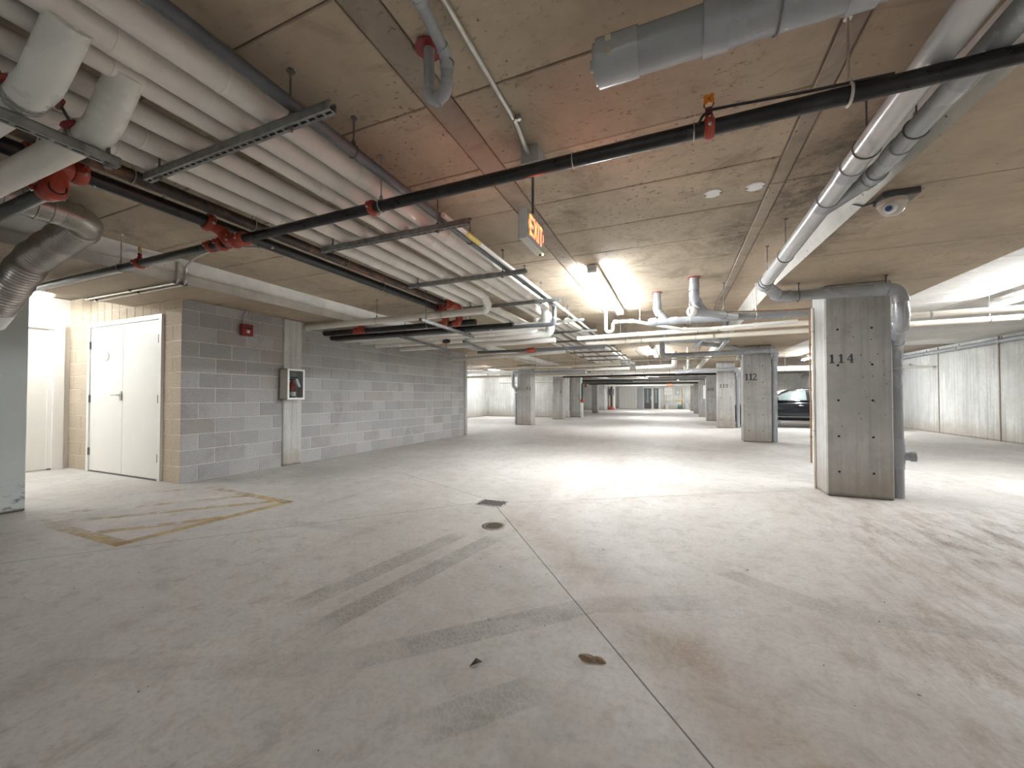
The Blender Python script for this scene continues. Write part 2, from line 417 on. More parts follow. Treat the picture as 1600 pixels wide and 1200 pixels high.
# ------------------------------------------------------------------ mesh helpers
class MB:
    def __init__(self):
        self.v, self.f = [], []

    def add(self, vs, fs):
        o = len(self.v)
        self.v += [tuple(p) for p in vs]
        self.f += [tuple(i + o for i in q) for q in fs]
        return self

    def box(self, x0, y0, z0, x1, y1, z1):
        x0, x1 = min(x0, x1), max(x0, x1)
        y0, y1 = min(y0, y1), max(y0, y1)
        z0, z1 = min(z0, z1), max(z0, z1)
        vs = [(x0, y0, z0), (x1, y0, z0), (x1, y1, z0), (x0, y1, z0), (x0, y0, z1), (x1, y0, z1), (x1, y1, z1), (x0, y1, z1)]
        return self.add(vs, [(0, 3, 2, 1), (4, 5, 6, 7), (0, 1, 5, 4), (1, 2, 6, 5), (2, 3, 7, 6), (3, 0, 4, 7)])

    def cham(self, x0, y0, z0, x1, y1, z1, c=0.01):
        b = bmesh.new()
        bmesh.ops.create_cube(b, size=1)
        for v in b.verts:
            v.co = Vector(((x0 + x1) / 2 + v.co.x * (x1 - x0), (y0 + y1) / 2 + v.co.y * (y1 - y0), (z0 + z1) / 2 + v.co.z * (z1 - z0)))
        bmesh.ops.bevel(b, geom=b.edges[:], offset=c, segments=1, affect='EDGES')
        b.verts.index_update()
        self.add([v.co[:] for v in b.verts], [tuple(v.index for v in f.verts) for f in b.faces])
        b.free()
        return self

    def prism(self, pts, d0, d1, axis='y'):
        """closed 2-D outline extruded along an axis; pts are the other two coordinates in order"""
        n = len(pts)

        def mk(p, d):
            return {'x': (d, p[0], p[1]), 'y': (p[0], d, p[1]), 'z': (p[0], p[1], d)}[axis]
        vs = [mk(p, d0) for p in pts] + [mk(p, d1) for p in pts]
        fs = [(i, (i + 1) % n, (i + 1) % n + n, i + n) for i in range(n)]
        fs += [tuple(range(n))[::-1], tuple(range(n, 2 * n))]
        return self.add(vs, fs)

    def tube(self, pts, r, n=12, caps=True, closed=False):
        pts = [Vector(p) for p in pts]
        m = len(pts)
        rs = r if isinstance(r, (list, tuple)) else [r] * m
        tans = []
        for i in range(m):
            if closed:
                d = pts[(i + 1) % m] - pts[(i - 1) % m]
            else:
                d = pts[min(i + 1, m - 1)] - pts[max(i - 1, 0)]
            tans.append(d.normalized())
        up = Vector((0, 0, 1)) if abs(tans[0].z) < 0.9 else Vector((1, 0, 0))
        nrm = (up - tans[0] * up.dot(tans[0])).normalized()
        vs = []
        for i in range(m):
            nrm = (nrm - tans[i] * nrm.dot(tans[i])).normalized()
            bi = tans[i].cross(nrm)
            for k in range(n):
                a = 2 * PI * k / n
                vs.append(pts[i] + (nrm * math.cos(a) + bi * math.sin(a)) * rs[i])
        fs = []
        rng_ = range(m) if closed else range(m - 1)
        for i in rng_:
            j = (i + 1) % m
            for k in range(n):
                l = (k + 1) % n
                fs.append((i * n + k, i * n + l, j * n + l, j * n + k))
        if caps and not closed:
            fs.append(tuple(range(n))[::-1])
            fs.append(tuple(range((m - 1) * n, m * n)))
        return self.add(vs, fs)

    def ring(self, c, axis, R, r, n=20, k=6):
        c = Vector(c)
        axis = Vector(axis).normalized()
        u = axis.orthogonal().normalized()
        w = axis.cross(u)
        return self.tube([c + (u * math.cos(2 * PI * i / n) + w * math.sin(2 * PI * i / n)) * R for i in range(n)], r, k, closed=True)

    def lathe(self, c, axis, prof, n=16):
        c = Vector(c)
        axis = Vector(axis).normalized()
        u = axis.orthogonal().normalized()
        w = axis.cross(u)
        vs, fs = [], []
        for t_, r_ in prof:
            for k in range(n):
                a = 2 * PI * k / n
                vs.append(c + axis * t_ + (u * math.cos(a) + w * math.sin(a)) * max(r_, 1e-4))
        m = len(prof)
        for i in range(m - 1):
            for k in range(n):
                l = (k + 1) % n
                fs.append((i * n + k, i * n + l, (i + 1) * n + l, (i + 1) * n + k))
        fs.append(tuple(range(n))[::-1])
        fs.append(tuple(range((m - 1) * n, m * n)))
        return self.add(vs, fs)

    def stroke(self, pts, w, place, d=0.002):
        """flat thick polyline in a plane; place(a, b, depth) -> 3-D point"""
        n = len(pts)
        L, R_ = [], []
        for i in range(n):
            a = pts[max(i - 1, 0)]
            b = pts[min(i + 1, n - 1)]
            dx, dy = b[0] - a[0], b[1] - a[1]
            q = math.hypot(dx, dy) or 1
            nx, ny = -dy / q * w / 2, dx / q * w / 2
            L.append((pts[i][0] + nx, pts[i][1] + ny))
            R_.append((pts[i][0] - nx, pts[i][1] - ny))
        vs = [place(*p, d) for p in L] + [place(*p, d) for p in R_] + [place(*p, 0) for p in L] + [place(*p, 0) for p in R_]
        fs = []
        for i in range(n - 1):
            fs.append((i, i + 1, n + i + 1, n + i))
            fs.append((i, 2 * n + i, 2 * n + i + 1, i + 1))
            fs.append((n + i, n + i + 1, 3 * n + i + 1, 3 * n + i))
        fs += [(0, n, 3 * n, 2 * n), (n - 1, 3 * n - 1, 4 * n - 1, 2 * n - 1)]
        return self.add(vs, fs)

    def mesh(self, name, mat, smooth=True):
        me = bpy.data.meshes.new(name)
        me.from_pydata(self.v, [], self.f)
        b = bmesh.new()
        b.from_mesh(me)
        bmesh.ops.recalc_face_normals(b, faces=b.faces[:])
        b.to_mesh(me)
        b.free()
        me.materials.append(mat)
        if smooth:
            me.shade_smooth()
            me.set_sharp_from_angle(angle=math.radians(38))
        return me

    def obj(self, name, mat, parent=None, smooth=True, **props):
        o = bpy.data.objects.new(name, self.mesh(name, mat, smooth))
        COL.objects.link(o)
        if parent is not None:
            o.parent = parent
            w = Vector((0, 0, 0))
            p = parent
            while p is not None:
                w += p.location
                if p.parent is not None:
                    w += p.matrix_parent_inverse.translation
                p = p.parent
            o.matrix_parent_inverse = Matrix.Translation(-w)
        for k, v in props.items():
            o[k] = v
        return o


def local(o):
    """a child that keeps its parent's own coordinates"""
    o.matrix_parent_inverse = Matrix.Identity(4)
    return o


def tag(o, label, cat, group=None):
    o['label'] = label
    o['category'] = cat
    o['kind'] = 'thing'
    if group:
        o['group'] = group
    return o


def thing(name, label, cat, loc=(0, 0, 0), group=None):
    o = bpy.data.objects.new(name, None)
    o.empty_display_size = 0.1
    o.location = loc
    COL.objects.link(o)
    return tag(o, label, cat, group)


def struct(o, label=None):
    o['kind'] = 'structure'
    if label:
        o['label'] = label
    return o


def link_copy(src, parent, loc, rot=None):
    c = src.copy()
    COL.objects.link(c)
    c.parent = parent
    c.matrix_parent_inverse = Matrix.Identity(4)
    c.location = loc
    if rot:
        c.rotation_euler = rot
    return c


def fillet(pts, r, seg=7):
    """polyline with rounded corners; also returns the arcs"""
    pts = [Vector(p) for p in pts]
    out, arcs = [pts[0]], []
    for i in range(1, len(pts) - 1):
        a, b, c = pts[i - 1], pts[i], pts[i + 1]
        d1, d2 = (a - b).normalized(), (c - b).normalized()
        ang = d1.angle(d2)
        rr = min(r, 0.49 * min((a - b).length, (c - b).length) * math.tan(ang / 2))
        t_ = rr / math.tan(ang / 2)
        p1, p2 = b + d1 * t_, b + d2 * t_
        cen = b + (d1 + d2).normalized() * (rr / math.sin(ang / 2))
        arc = []
        v1, v2 = p1 - cen, p2 - cen
        tot = v1.angle(v2)
        for k in range(seg + 1):
            f = k / seg
            q = (v1 * math.sin((1 - f) * tot) + v2 * math.sin(f * tot)) / math.sin(tot)
            arc.append(cen + q)
        out += arc
        arcs.append(arc)
    out.append(pts[-1])
    return out, arcs


def hanger(parent, p, r, axis, ztop=CEIL, mat=None, thick=0.0035, rod=0.0045):
    b = MB()
    p = Vector(p)
    b.ring(p, axis, r + thick, thick, 18, 5)
    b.tube([p + Vector((0, 0, r)), (p.x, p.y, ztop)], rod, 6)
    b.lathe(p + Vector((0, 0, r + 0.012)), (0, 0, 1), [(0, 0.011), (0.018, 0.011)], 6)
    b.lathe((p.x, p.y, ztop - 0.012), (0, 0, 1), [(0, 0.016), (0.012, 0.016)], 6)
    return b.obj('hanger', mat or M['rod'], parent)


def coupling(parent, p, r, axis, mat=None, w=0.032, name='coupling'):
    """grooved pipe clamp: two half shells with bolt lugs"""
    p = Vector(p)
    a = Vector(axis).normalized()
    b = MB()
    b.lathe(p - a * w, a, [(0, r * 1.02), (0.004, r * 1.3), (w * 0.55, r * 1.42), (w * 1.45, r * 1.42), (2 * w - 0.004, r * 1.3), (2 * w, r * 1.02)], 18)
    side = Vector((0, 0, 1)).cross(a)
    if side.length < 0.1:
        side = Vector((1, 0, 0))
    side.normalize()
    o = b.obj(name, mat or M['red'], parent)
    u = a.cross(side)
    for s in (-1, 1):
        c = p + side * s * r * 1.62
        MB().tube([c - u * r * 0.3, c + u * r * 0.3], r * 0.34, 8).obj('bolt_lug', mat or M['red'], parent)
        c = p + side * s * r * 1.66
        MB().lathe(c, u, [(-r * .62, r * .15), (-r * .5, r * .15), (-r * .5, r * .26), (-r * .36, r * .26), (-r * .36, r * .15), (r * .62, r * .15)], 6).obj('bolt', M['bolt'], parent)
    return o


def band(parent, p, r, axis, mat, w=0.02, grow=0.0025, name='band'):
    a = Vector(axis).normalized()
    b = MB().lathe(Vector(p) - a * w, a, [(0, r), (0.0008, r + grow), (2 * w - 0.0008, r + grow), (2 * w, r)], 18)
    return b.obj(name, mat, parent)


def pvc_run(root, pts, r, mat, bend=0.08, seg=8, n=16, collars=(), elbow_mat=None, first_mat=None):
    """rigid plastic run: straight lengths, swept elbows with sockets"""
    pts = [Vector(p) for p in pts]
    full, arcs = fillet(pts, bend, seg)
    ends = [pts[0]] + [q for arc in arcs for q in (arc[0], arc[-1])] + [pts[-1]]
    for i in range(0, len(ends), 2):
        if (ends[i] - ends[i + 1]).length > 0.02:
            MB().tube([ends[i], ends[i + 1]], r, n).obj('pipe_length', first_mat if (first_mat and i == 0) else mat, root)
    em = elbow_mat or M['pvc_collar']
    for arc in arcs:
        d0 = (arc[0] - arc[1]).normalized()
        d1 = (arc[-1] - arc[-2]).normalized()
        b = MB()
        b.tube([arc[0] + d0 * r * .5] + arc + [arc[-1] + d1 * r * .5], r * 1.07, n)
        b.tube([arc[0] + d0 * r * 0.7, arc[0] - d0 * r * 0.1], r * 1.16, n)
        b.tube([arc[-1] + d1 * r * 0.7, arc[-1] - d1 * r * 0.1], r * 1.16, n)
        b.obj('elbow', em, root)
    for p, a in collars:
        band(root, p, r, a, em, r * 0.75, r * 0.14, 'collar')
    return root


# ------------------------------------------------------------------ structure: floor, ceiling, walls
fl = MB().box(-14, -8, -0.2, 10, 42, 0).obj('floor', M['floor'], smooth=False)
struct(fl, 'bare grey concrete garage floor with dirt, joints and tyre marks')

slab = struct(MB().box(-14, -8, CEIL + 0.012, 10, 42, CEIL + 0.3).obj('ceiling', M['strip'], smooth=False),
              'board-marked concrete ceiling slab')
Y0 = 1.692 - 0.6075 * 6
proto = {}


def panel(x0, x1, y0, y1, z, mat, name='ceiling_panel', drop=0.0):
    w, l = round(x1 - x0, 3), round(y1 - y0, 3)
    key = (w, l, mat.name)
    if key not in proto:
        me = MB().cham(-w / 2, -l / 2, 0, w / 2, l / 2, 0.03, 0.005).mesh(name, mat, False)
        proto[key] = me
    o = bpy.data.objects.new(name, proto[key])
    COL.objects.link(o)
    o.parent = slab
    o.location = ((x0 + x1) / 2, (y0 + y1) / 2, z - drop)
    return o


rows = 30
for k in range(rows):
    ya, yb = Y0 + 0.6075 * k + 0.004, Y0 + 0.6075 * (k + 1) - 0.004
    for xa, xb in ((-5.05, -3.63), (-3.62, -1.2), (-1.03, 0.625)):
        panel(xa, xb, ya, yb, CEIL, M['ceiling'], drop=random.uniform(0, 0.004))
for k in range(9):
    ya, yb = Y0 + 2.43 * k + 0.35, Y0 + 2.43 * (k + 1) + 0.342
    panel(-1.19, -1.04, ya, yb, CEIL, M['strip'], drop=0.004)
    panel(0.635, 0.72, ya, yb, CEIL, M['strip'], drop=0.006)
    panel(0.73, 1.34, ya, yb, CEIL, M['soffit'], drop=0.001)
# right-hand parking bay ceiling is a little paler
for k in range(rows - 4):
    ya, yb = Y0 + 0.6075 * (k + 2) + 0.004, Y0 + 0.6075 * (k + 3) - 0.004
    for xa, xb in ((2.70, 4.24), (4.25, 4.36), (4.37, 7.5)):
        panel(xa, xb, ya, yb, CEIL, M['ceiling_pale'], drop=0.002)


def slab_band(name, x0, x1, y0, y1, cx0, cx1, label):
    """dropped slab band with a chamfered lower edge"""
    zt = CEIL + 0.01
    o = MB().prism([(x0, zt), (x0, SOFFIT + (0.09 if cx0 else 0)), (x0 + cx0, SOFFIT), (x1 - cx1, SOFFIT), (x1, SOFFIT + (0.09 if cx1 else 0)), (x1, zt)], y0, y1, 'y').obj(name, M['beamside'], smooth=False)
    o.data.materials.append(M['soffit'])
    for p in o.data.polygons:
        if p.normal.z < -0.9:
            p.material_index = 1
    return struct(o, label)


slab_band('beam', -7.0, -5.0, -8, 36, 0, 0.045, 'dropped concrete slab band over the block wall')
b = MB()
zt = CEIL + 0.01
secs = [(-8, 1.26), (0.6, 1.26), (5.1, 1.02), (36, 1.02)]
for y, x0 in secs:
    b.v += [(x0, y, zt), (x0, y, SOFFIT + .05), (x0 + .03, y, SOFFIT), (2.72, y, SOFFIT), (2.72, y, zt)]
for i in range(3):
    for k in range(5):
        l = (k + 1) % 5
        b.f.append((i * 5 + k, i * 5 + l, (i + 1) * 5 + l, (i + 1) * 5 + k))
b.f += [(0, 1, 2, 3, 4), (15, 16, 17, 18, 19)]
o = b.obj('beam', M['beamside'], smooth=False)
o.data.materials.append(M['soffit'])
for p in o.data.polygons:
    if p.normal.z < -0.9:
        p.material_index = 1
struct(o, 'dropped concrete slab band over the numbered pillars')
# form-board joints pressed into the soffits
for k in range(10):
    y = 0.6 + 1.22 * k
    MB().box(1.36 if y < 4 else 1.1, y, SOFFIT - 0.002, 2.71, y + 0.008, SOFFIT + 0.01).obj('soffit_joint', M['strip'], slab)
    MB().box(-6.95, y + .3, SOFFIT - 0.002, -5.06, y + .308, SOFFIT + 0.01).obj('soffit_joint', M['strip'], slab)

# left block wall (stands 1.5 degrees off the grid, as in the place)
COURSE, BL = 0.2032, 0.4064
ROT = math.atan2(0.17, 7.03)
wl = bpy.data.objects.new('wall_left', MB().box(-0.35, 0, 0, -0.005, 1.375, SOFFIT).box(-0.35, 1.70, 0, -0.025, 7.10, SOFFIT).mesh('wall_left', M['mortar'], False))
wl.location = (-5.84, 2.975, 0)
wl.rotation_euler = (0, 0, -ROT)
COL.objects.link(wl)
struct(wl, 'long grey concrete block wall')
blk = {}


def block(parent, y0, y1, z0, z1, x, mat, axis='y'):
    w, h = round(y1 - y0, 3), round(z1 - z0, 3)
    if w < 0.03 or h < 0.03:
        return
    key = (w, h, mat.name, axis)
    if key not in blk:
        g = 0.0045
        if axis == 'y':
            blk[key] = MB().cham(-0.03, -w / 2 + g, -h / 2 + g, 0, w / 2 - g, h / 2 - g, 0.003).mesh('block', mat, False)
        else:
            blk[key] = MB().cham(-w / 2 + g, 0, -h / 2 + g, w / 2 - g, 0.03, h / 2 - g, 0.003).mesh('block', mat, False)
    o = bpy.data.objects.new('block', blk[key])
    COL.objects.link(o)
    o.parent = parent
    o.location = (x, (y0 + y1) / 2, (z0 + z1) / 2) if axis == 'y' else ((y0 + y1) / 2, x, (z0 + z1) / 2)


zs = [0.0] + [0.212 + COURSE * i for i in range(11)] + [SOFFIT]
for c in range(len(zs) - 1):
    half = (c % 2 == 0)
    y = 0.0
    first = True
    while y < 1.37:
        L = BL / 2 if (first and half) else BL
        first = False
        block(wl, y, min(y + L, 1.37), zs[c], zs[c + 1], 0.0 + random.uniform(-.0015, .0025), M['block'])
        y += L
    y = 1.72
    first = True
    while y < 7.0:
        L = BL / 2 if (first and not half) else BL
        first = False
        e = min(y + L, 7.0)
        if 4.30 > y and e > 4.30 and e - 4.30 > 0.03:   # control joint
            e = 4.30
        block(wl, y, e, zs[c], zs[c + 1], -0.02 + random.uniform(-.0015, .0025), M['block'])
        y = e
for y0, y1, xx in ((1.375, 1.70, 0.03), (7.01, 7.13, 0.02)):
    p = MB().cham(-0.35, y0, 0, xx, y1, SOFFIT - 0.002, 0.012).obj('pilaster', M['wall'], wl, False)
    local(p)

# alcove face with the double door
wa = MB().box(-8.85, 2.979, 0, -8.16, 3.3, CEIL).box(-6.23, 2.979, 0, -5.853, 3.3, SOFFIT).box(-8.16, 2.979, 2.2, -6.23, 3.3, SOFFIT).box(-8.16, 2.979, SOFFIT, -7.0, 3.3, CEIL).obj('wall_back', M['mortar'], smooth=False)
struct(wa, 'concrete block face around the white double door')
for c in range(len(zs) - 1):
    half = c % 2
    segs = [(-6.23, -6.03), (-6.03, -5.84)] if half else [(-6.23, -5.84)]
    for a, b in segs:
        block(wa, a, b, zs[c], zs[c + 1], 2.975, M['block_warm'], 'x')
    segs = [(-8.80, -8.40), (-8.40, -8.16)] if half else [(-8.80, -8.60), (-8.60, -8.16)]
    for a, b in segs:
        block(wa, a, b, zs[c], zs[c + 1], 2.975, M['block_warm'], 'x')
block(wa, -8.80, -8.40, SOFFIT, CEIL, 2.975, M['block_warm'], 'x')
block(wa, -8.40, -8.16, SOFFIT, CEIL, 2.975, M['block_warm'], 'x')
x = -8.16
while x < -6.24:
    block(wa, x, min(x + COURSE, -6.23), 2.20, SOFFIT, 2.975, M['block_warm'], 'x')
    if x < -7.0:
        block(wa, x, min(x + COURSE, -7.0), SOFFIT, CEIL, 2.975, M['block_warm'], 'x')
    x += COURSE

struct(MB().box(-9.2, -2.0, 0, -8.80, 3.3, CEIL).obj('wall_alcove', M['white_wall'], smooth=False), 'white painted alcove wall with the single door')
struct(MB().cham(-6.3, -8, 0, -5.865, 1.70, SOFFIT, 0.008).obj('wall_near_left', M['bluewall'], smooth=False), 'pale blue painted wall end near the camera')
struct(MB().box(-8.9, -2.3, 0, -6.2, -2.0, CEIL).obj('wall_alcove_end', M['white_wall'], smooth=False), 'white wall closing the alcove')
struct(MB().box(-6.3, -8.2, 0, 7.8, -7.9, CEIL + .1).obj('wall_front', M['wall'], smooth=False), 'concrete wall behind the camera')
wr = struct(MB().box(7.46, -8, 0, 7.8, 31, CEIL + .1).obj('wall_right', M['wall'], smooth=False), 'cast concrete outer wall of the right bay')
for i in range(14):
    y = 1.45 + 2.44 * i
    MB().box(7.44, y - .012, 0, 7.47, y + .012, CEIL).obj('wall_joint', M['strip'], wr, False)
struct(MB().box(2.0, 30.5, 0, 7.8, 30.9, CEIL).obj('wall_right_end', M['wall'], smooth=False), 'far concrete end wall of the right bay')
struct(MB().box(2.1, 30.5, 0, 2.4, 39, CEIL).obj('wall_right_far', M['wall'], smooth=False))
struct(MB().box(-10.5, 9.9, 0, -6.0, 10.05, CEIL).obj('wall_left_bay_near', M['wall'], smooth=False))
struct(MB().box(-10.5, 9.9, 0, -10.1, 33, CEIL).obj('wall_left_outer', M['wall'], smooth=False), 'outer concrete wall of the left bay')
struct(MB().box(-10.5, 20.4, 0, -5.28, 20.7, CEIL).obj('wall_left_bay', M['wall'], smooth=False), 'concrete cross wall behind the left pillars')
struct(MB().box(-10.5, 33, 0, -5.45, 33.3, CEIL).obj('wall_left_far', M['wall'], smooth=False))
struct(MB().box(-5.7, 33.2, 0, -5.4, 38.9, CEIL).obj('wall_left_end', M['wall'], smooth=False))
wf = struct(MB().box(-6, 38.5, 0, 2.6, 38.9, CEIL).obj('wall_far', M['wall'], smooth=False), 'far end wall of the garage')

# doors
d1 = bpy.data.objects.new('door_1', None)
d1.location = (-7.2, 2.96, 0)
COL.objects.link(d1)
struct(d1, 'white steel double door with oval plate in the block alcove')
MB().box(-8.16, 2.945, 0, -8.10, 3.0, 2.205).box(-6.29, 2.945, 0, -6.23, 3.0, 2.205).box(-8.10, 2.945, 2.145, -6.29, 3.0, 2.205).obj('door_frame', M['frame'], d1, False)
for a, b in ((-8.095, -7.2), (-7.194, -6.295)):
    MB().cham(a, 2.962, 0.02, b, 2.998, 2.14, 0.003).obj('door_leaf', M['door'], d1, False)
for xx in (-8.098, -6.292):
    for zz in (0.30, 1.08, 1.88):
        MB().tube([(xx, 2.952, zz - .055), (xx, 2.952, zz + .055)], 0.011, 8).box(xx - .018, 2.953, zz - .055, xx + .018, 2.96, zz + .055).obj('hinge', M['rod'], d1)
h = MB().cham(-7.25, 2.945, 1.06, -7.205, 2.962, 1.19, 0.004)
h.tube(fillet([(-7.228, 2.95, 1.135), (-7.228, 2.905, 1.135), (-7.37, 2.905, 1.135)], 0.02)[0], 0.010, 8)
h.lathe((-7.228, 2.945, 1.135), (0, -1, 0), [(0, .026), (.008, .026), (.012, .015)], 14)
h.obj('handle', M['bolt'], d1)
pl = MB()
n = 28
pl.prism([(-7.68 + .115 * math.cos(2 * PI * i / n), 1.70 + .072 * math.sin(2 * PI * i / n)) for i in range(n)], 2.952, 2.962, 'y')
pl.obj('oval_plate', plain('plate_silver', (0.62, 0.60, 0.56), 0.4, 0.2, 0.05, 10), d1)
pl = MB()
pl.tube([(-7.68 + .1 * math.cos(2 * PI * i / n), 2.952, 1.70 + .058 * math.sin(2 * PI * i / n)) for i in range(n)], 0.003, 5, closed=True)
for i in range(5):
    pl.box(-7.745 + i * .027, 2.949, 1.69, -7.745 + i * .027 + .018, 2.953, 1.712)
pl.obj('plate_relief', M['lite_grey_box'], d1)
MB().box(-8.09, 2.955, 0.0, -6.30, 2.996, 0.018).obj('threshold', M['rod'], d1, False)

d2 = bpy.data.objects.new('door_2', None)
d2.location = (-8.8, 2.3, 0)
COL.objects.link(d2)
struct(d2, 'white single door with white frame at the alcove side')
MB().box(-8.80, 2.79, 0, -8.745, 2.905, 2.235).box(-8.80, 1.72, 0, -8.745, 1.82, 2.235).box(-8.80, 1.82, 2.14, -8.745, 2.79, 2.235).box(-8.85, 2.74, 0, -8.775, 2.789, 2.139).obj('door_frame', M['frame'], d2, False)
MB().cham(-8.84, 1.82, 0.02, -8.79, 2.74, 2.14, 0.003).obj('door_leaf', M['door'], d2, False)
MB().box(-8.83, 1.82, 0.0, -8.775, 2.79, 0.022).obj('threshold', M['emt'], d2, False)
MB().lathe((-8.79, 1.93, 1.05), (1, 0, 0), [(0, .03), (.012, .03), (.02, .012), (.05, .012), (.055, .028), (.075, .02)], 12).obj('handle', M['bolt'], d2)


# ------------------------------------------------------------------ ceiling strip lights
TUBE_MATS = {}


def tube_mat(watts, length):
    # radiance that makes both bare tubes together give off the wanted power
    k = round(watts / length, 2)
    if k not in TUBE_MATS:
        TUBE_MATS[k] = emit('lamp_tube', (0.93, 0.97, 1.0), k / (PI * 2 * (2 * PI * 0.014)))
    return TUBE_MATS[k]


def strip_light(x, y0, y1, z, label, rods=0.0, watts=LAMP_W, w=0.055):
    t = thing('fluorescent_light', label, 'ceiling light', (x, (y0 + y1) / 2, z), 'strip lights along the garage')
    MB().prism([(x - w, z + .075), (x - w, z + .03), (x - w * .45, z + .018), (x + w * .45, z + .018), (x + w, z + .03), (x + w, z + .075)], y0, y1, 'y').obj('housing', M['white_enamel'], t, False)
    for s in (-1, 1):
        MB().tube([(x + s * w * .55, y0 + .03, z), (x + s * w * .55, y1 - .03, z)], 0.014, 8, False).obj('lamp_tube', tube_mat(watts, y1 - y0), t)
    for yy in (y0, (y0 + y1) / 2 - .015, y1 - .03):
        MB().box(x - w, yy, z - .012, x + w, yy + .03, z + .03).obj('lamp_holder', M['white_enamel'], t, False)
    if rods:
        for yy in (y0 + .4, y1 - .4):
            MB().tube([(x, yy, z + .07), (x, yy, rods)], 0.006, 6).obj('rod', M['emt'], t)
    return t


strip_light(-0.87, 4.45, 6.95, 2.545, 'bare twin-tube strip light on the ceiling beyond the exit sign', 0, LAMP_W * 1.05)
strip_light(-0.80, -6.2, -3.7, 2.545, 'strip light on the ceiling behind the camera', 0, LAMP_W * .55)
strip_light(-0.62, 12.4, 14.9, 2.545, 'strip light on the ceiling above the mid corridor pipes')
strip_light(-0.9, 20.5, 23.0, 2.545, 'small far strip light high over the corridor')
strip_light(-2.2, 29.5, 32, 2.5, 'strip light close to the far end wall')
strip_light(0.2, 34.0, 36.5, 2.5, 'strip light in front of the far glass doors')
strip_light(4.45, 5.75, 8.25, 2.47, 'hung strip light in the right bay beside pillar 114', CEIL, LAMP_W * .8)
strip_light(4.40, 15.2, 17.6, 2.47, 'strip light over the parked dark car', CEIL, LAMP_W * 1.2)
strip_light(4.40, -2.5, 0.0, 2.47, 'added unseen fill strip light of the right bay behind the camera', CEIL, LAMP_W * .5)  # fill lamp added out of view
strip_light(4.40, 24.0, 26.5, 2.47, 'far strip light of the right bay', CEIL)
strip_light(-8.5, 17.2, 19.7, 2.46, 'strip light of the left bay by the cross wall', CEIL, LAMP_W * .6)
strip_light(-8.3, 11.8, 14.3, 2.46, 'strip light of the left bay behind the block wall', CEIL, LAMP_W * .6)
strip_light(-8.2, 0.4, 2.6, 2.545, 'glaring strip light on the alcove ceiling', 0, LAMP_W * .37, 0.09)

# ------------------------------------------------------------------ numbered pillars
def digit_strokes(ch):
    """strokes in a 0..0.62 x 0..1 cell: (points, weight)"""
    def arc(cx, cy, rx, ry, a0, a1, n=14):
        return [(cx + rx * math.cos(math.radians(a0 + (a1 - a0) * i / n)), cy + ry * math.sin(math.radians(a0 + (a1 - a0) * i / n))) for i in range(n + 1)]
    D = {
        '1': [([(.33, 0.0), (.33, 1.0)], .2), ([(.10, .05), (.56, .05)], .1), ([(.12, .80), (.34, .95)], .12)],
        '2': [(arc(.31, .72, .21, .22, 170, -35) + [(.12, .08)], .13), ([(.06, .06), (.60, .06)], .13), ([(.57, .03), (.57, .2)], .08)],
        '4': [([(.42, 0), (.42, 1.0)], .18), ([(.42, .95), (.04, .38)], .09), ([(.02, .34), (.60, .34)], .1), ([(.26, .04), (.60, .04)], .08)],
        '0': [(arc(.31, .5, .22, .43, 0, 360, 22), .14)],
        '8': [(arc(.31, .74, .18, .21, 0, 360, 18), .12), (arc(.31, .27, .22, .23, 0, 360, 18), .13)],
        '9': [(arc(.31, .70, .20, .24, 0, 360, 18), .13), ([(.51, .68), (.46, .3), (.2, .04)], .13)],
        '3': [(arc(.27, .74, .2, .2, 150, -85), .13), (arc(.27, .27, .22, .24, 85, -150), .13)],
        '7': [([(.06, .92), (.58, .92)], .14), ([(.52, .9), (.24, 0.0)], .16)],
    }
    return D[ch]


def stencil(parent, text, place, size, pitch, name='stencil_number'):
    b = MB()
    for i, ch in enumerate(text):
        for pts, w in digit_strokes(ch):
            b.stroke([(i * pitch + p[0] * size, p[1] * size) for p in pts], w * size, place)
    return b.obj(name, M['stencil'], parent, False)


def pillar(x0, x1, y0, y1, label, number=None, nx=0.04, nz=1.49, size=0.10, pitch=0.082, holes=True, mat='pillar', top=SOFFIT):
    t = tag(MB().cham(x0, y0, 0, x1, y1, top, 0.014).obj('pillar', M[mat], smooth=False), label, 'pillar')
    if number:
        stencil(t, number, lambda a, b, d: (x0 + nx + a, y0 - d + 0.0005, nz + b), size, pitch)
    if holes:
        for hx in (0.115, 0.415):
            for hz in (0.277, 0.67, 1.07, 1.462, 1.863):
                MB().lathe((x0 + hx, y0 + .004, hz), (0, -1, 0), [(0, .0125), (.005, .0125)], 10).obj('tie_hole_shade', M['dark'], t)  # dark discs on the face stand in for the shade inside tie holes
    return t


p114 = pillar(1.565, 2.155, 5.43, 5.86, 'concrete pillar stencilled 114 with a grey drain pipe on its side', '114', 0.03, 1.487, 0.098, 0.083)
pillar(1.555, 2.15, 11.14, 11.55, 'concrete pillar stencilled 112 in front of the parked car', '112', 0.025, 1.515, 0.165, 0.085)
pillar(1.385, 1.945, 15.75, 16.1, 'pale concrete pillar stencilled 110 behind pillar 112', '110', 0.07, 1.43, 0.135, 0.095)
pillar(1.31, 1.85, 20.1, 20.5, 'dark shaded concrete pillar stencilled 108 behind pillar 110', '108', 0.05, 1.38, 0.14, 0.095)
tt = pillar(1.21, 1.8, 24.2, 24.6, 'bluish concrete pillar bearing a white notice beyond pillar 108', None, holes=False)
MB().box(1.43, 24.18, 1.0, 1.70, 24.2, 1.75).obj('notice_sheet', M['paper'], tt, False)
pillar(1.13, 1.6, 28.7, 29.1, 'narrow far pillar on the right, second from the end wall', None, holes=False)
pillar(1.05, 1.5, 33.8, 34.2, 'last concrete pillar on the right by the end wall', None, holes=False)
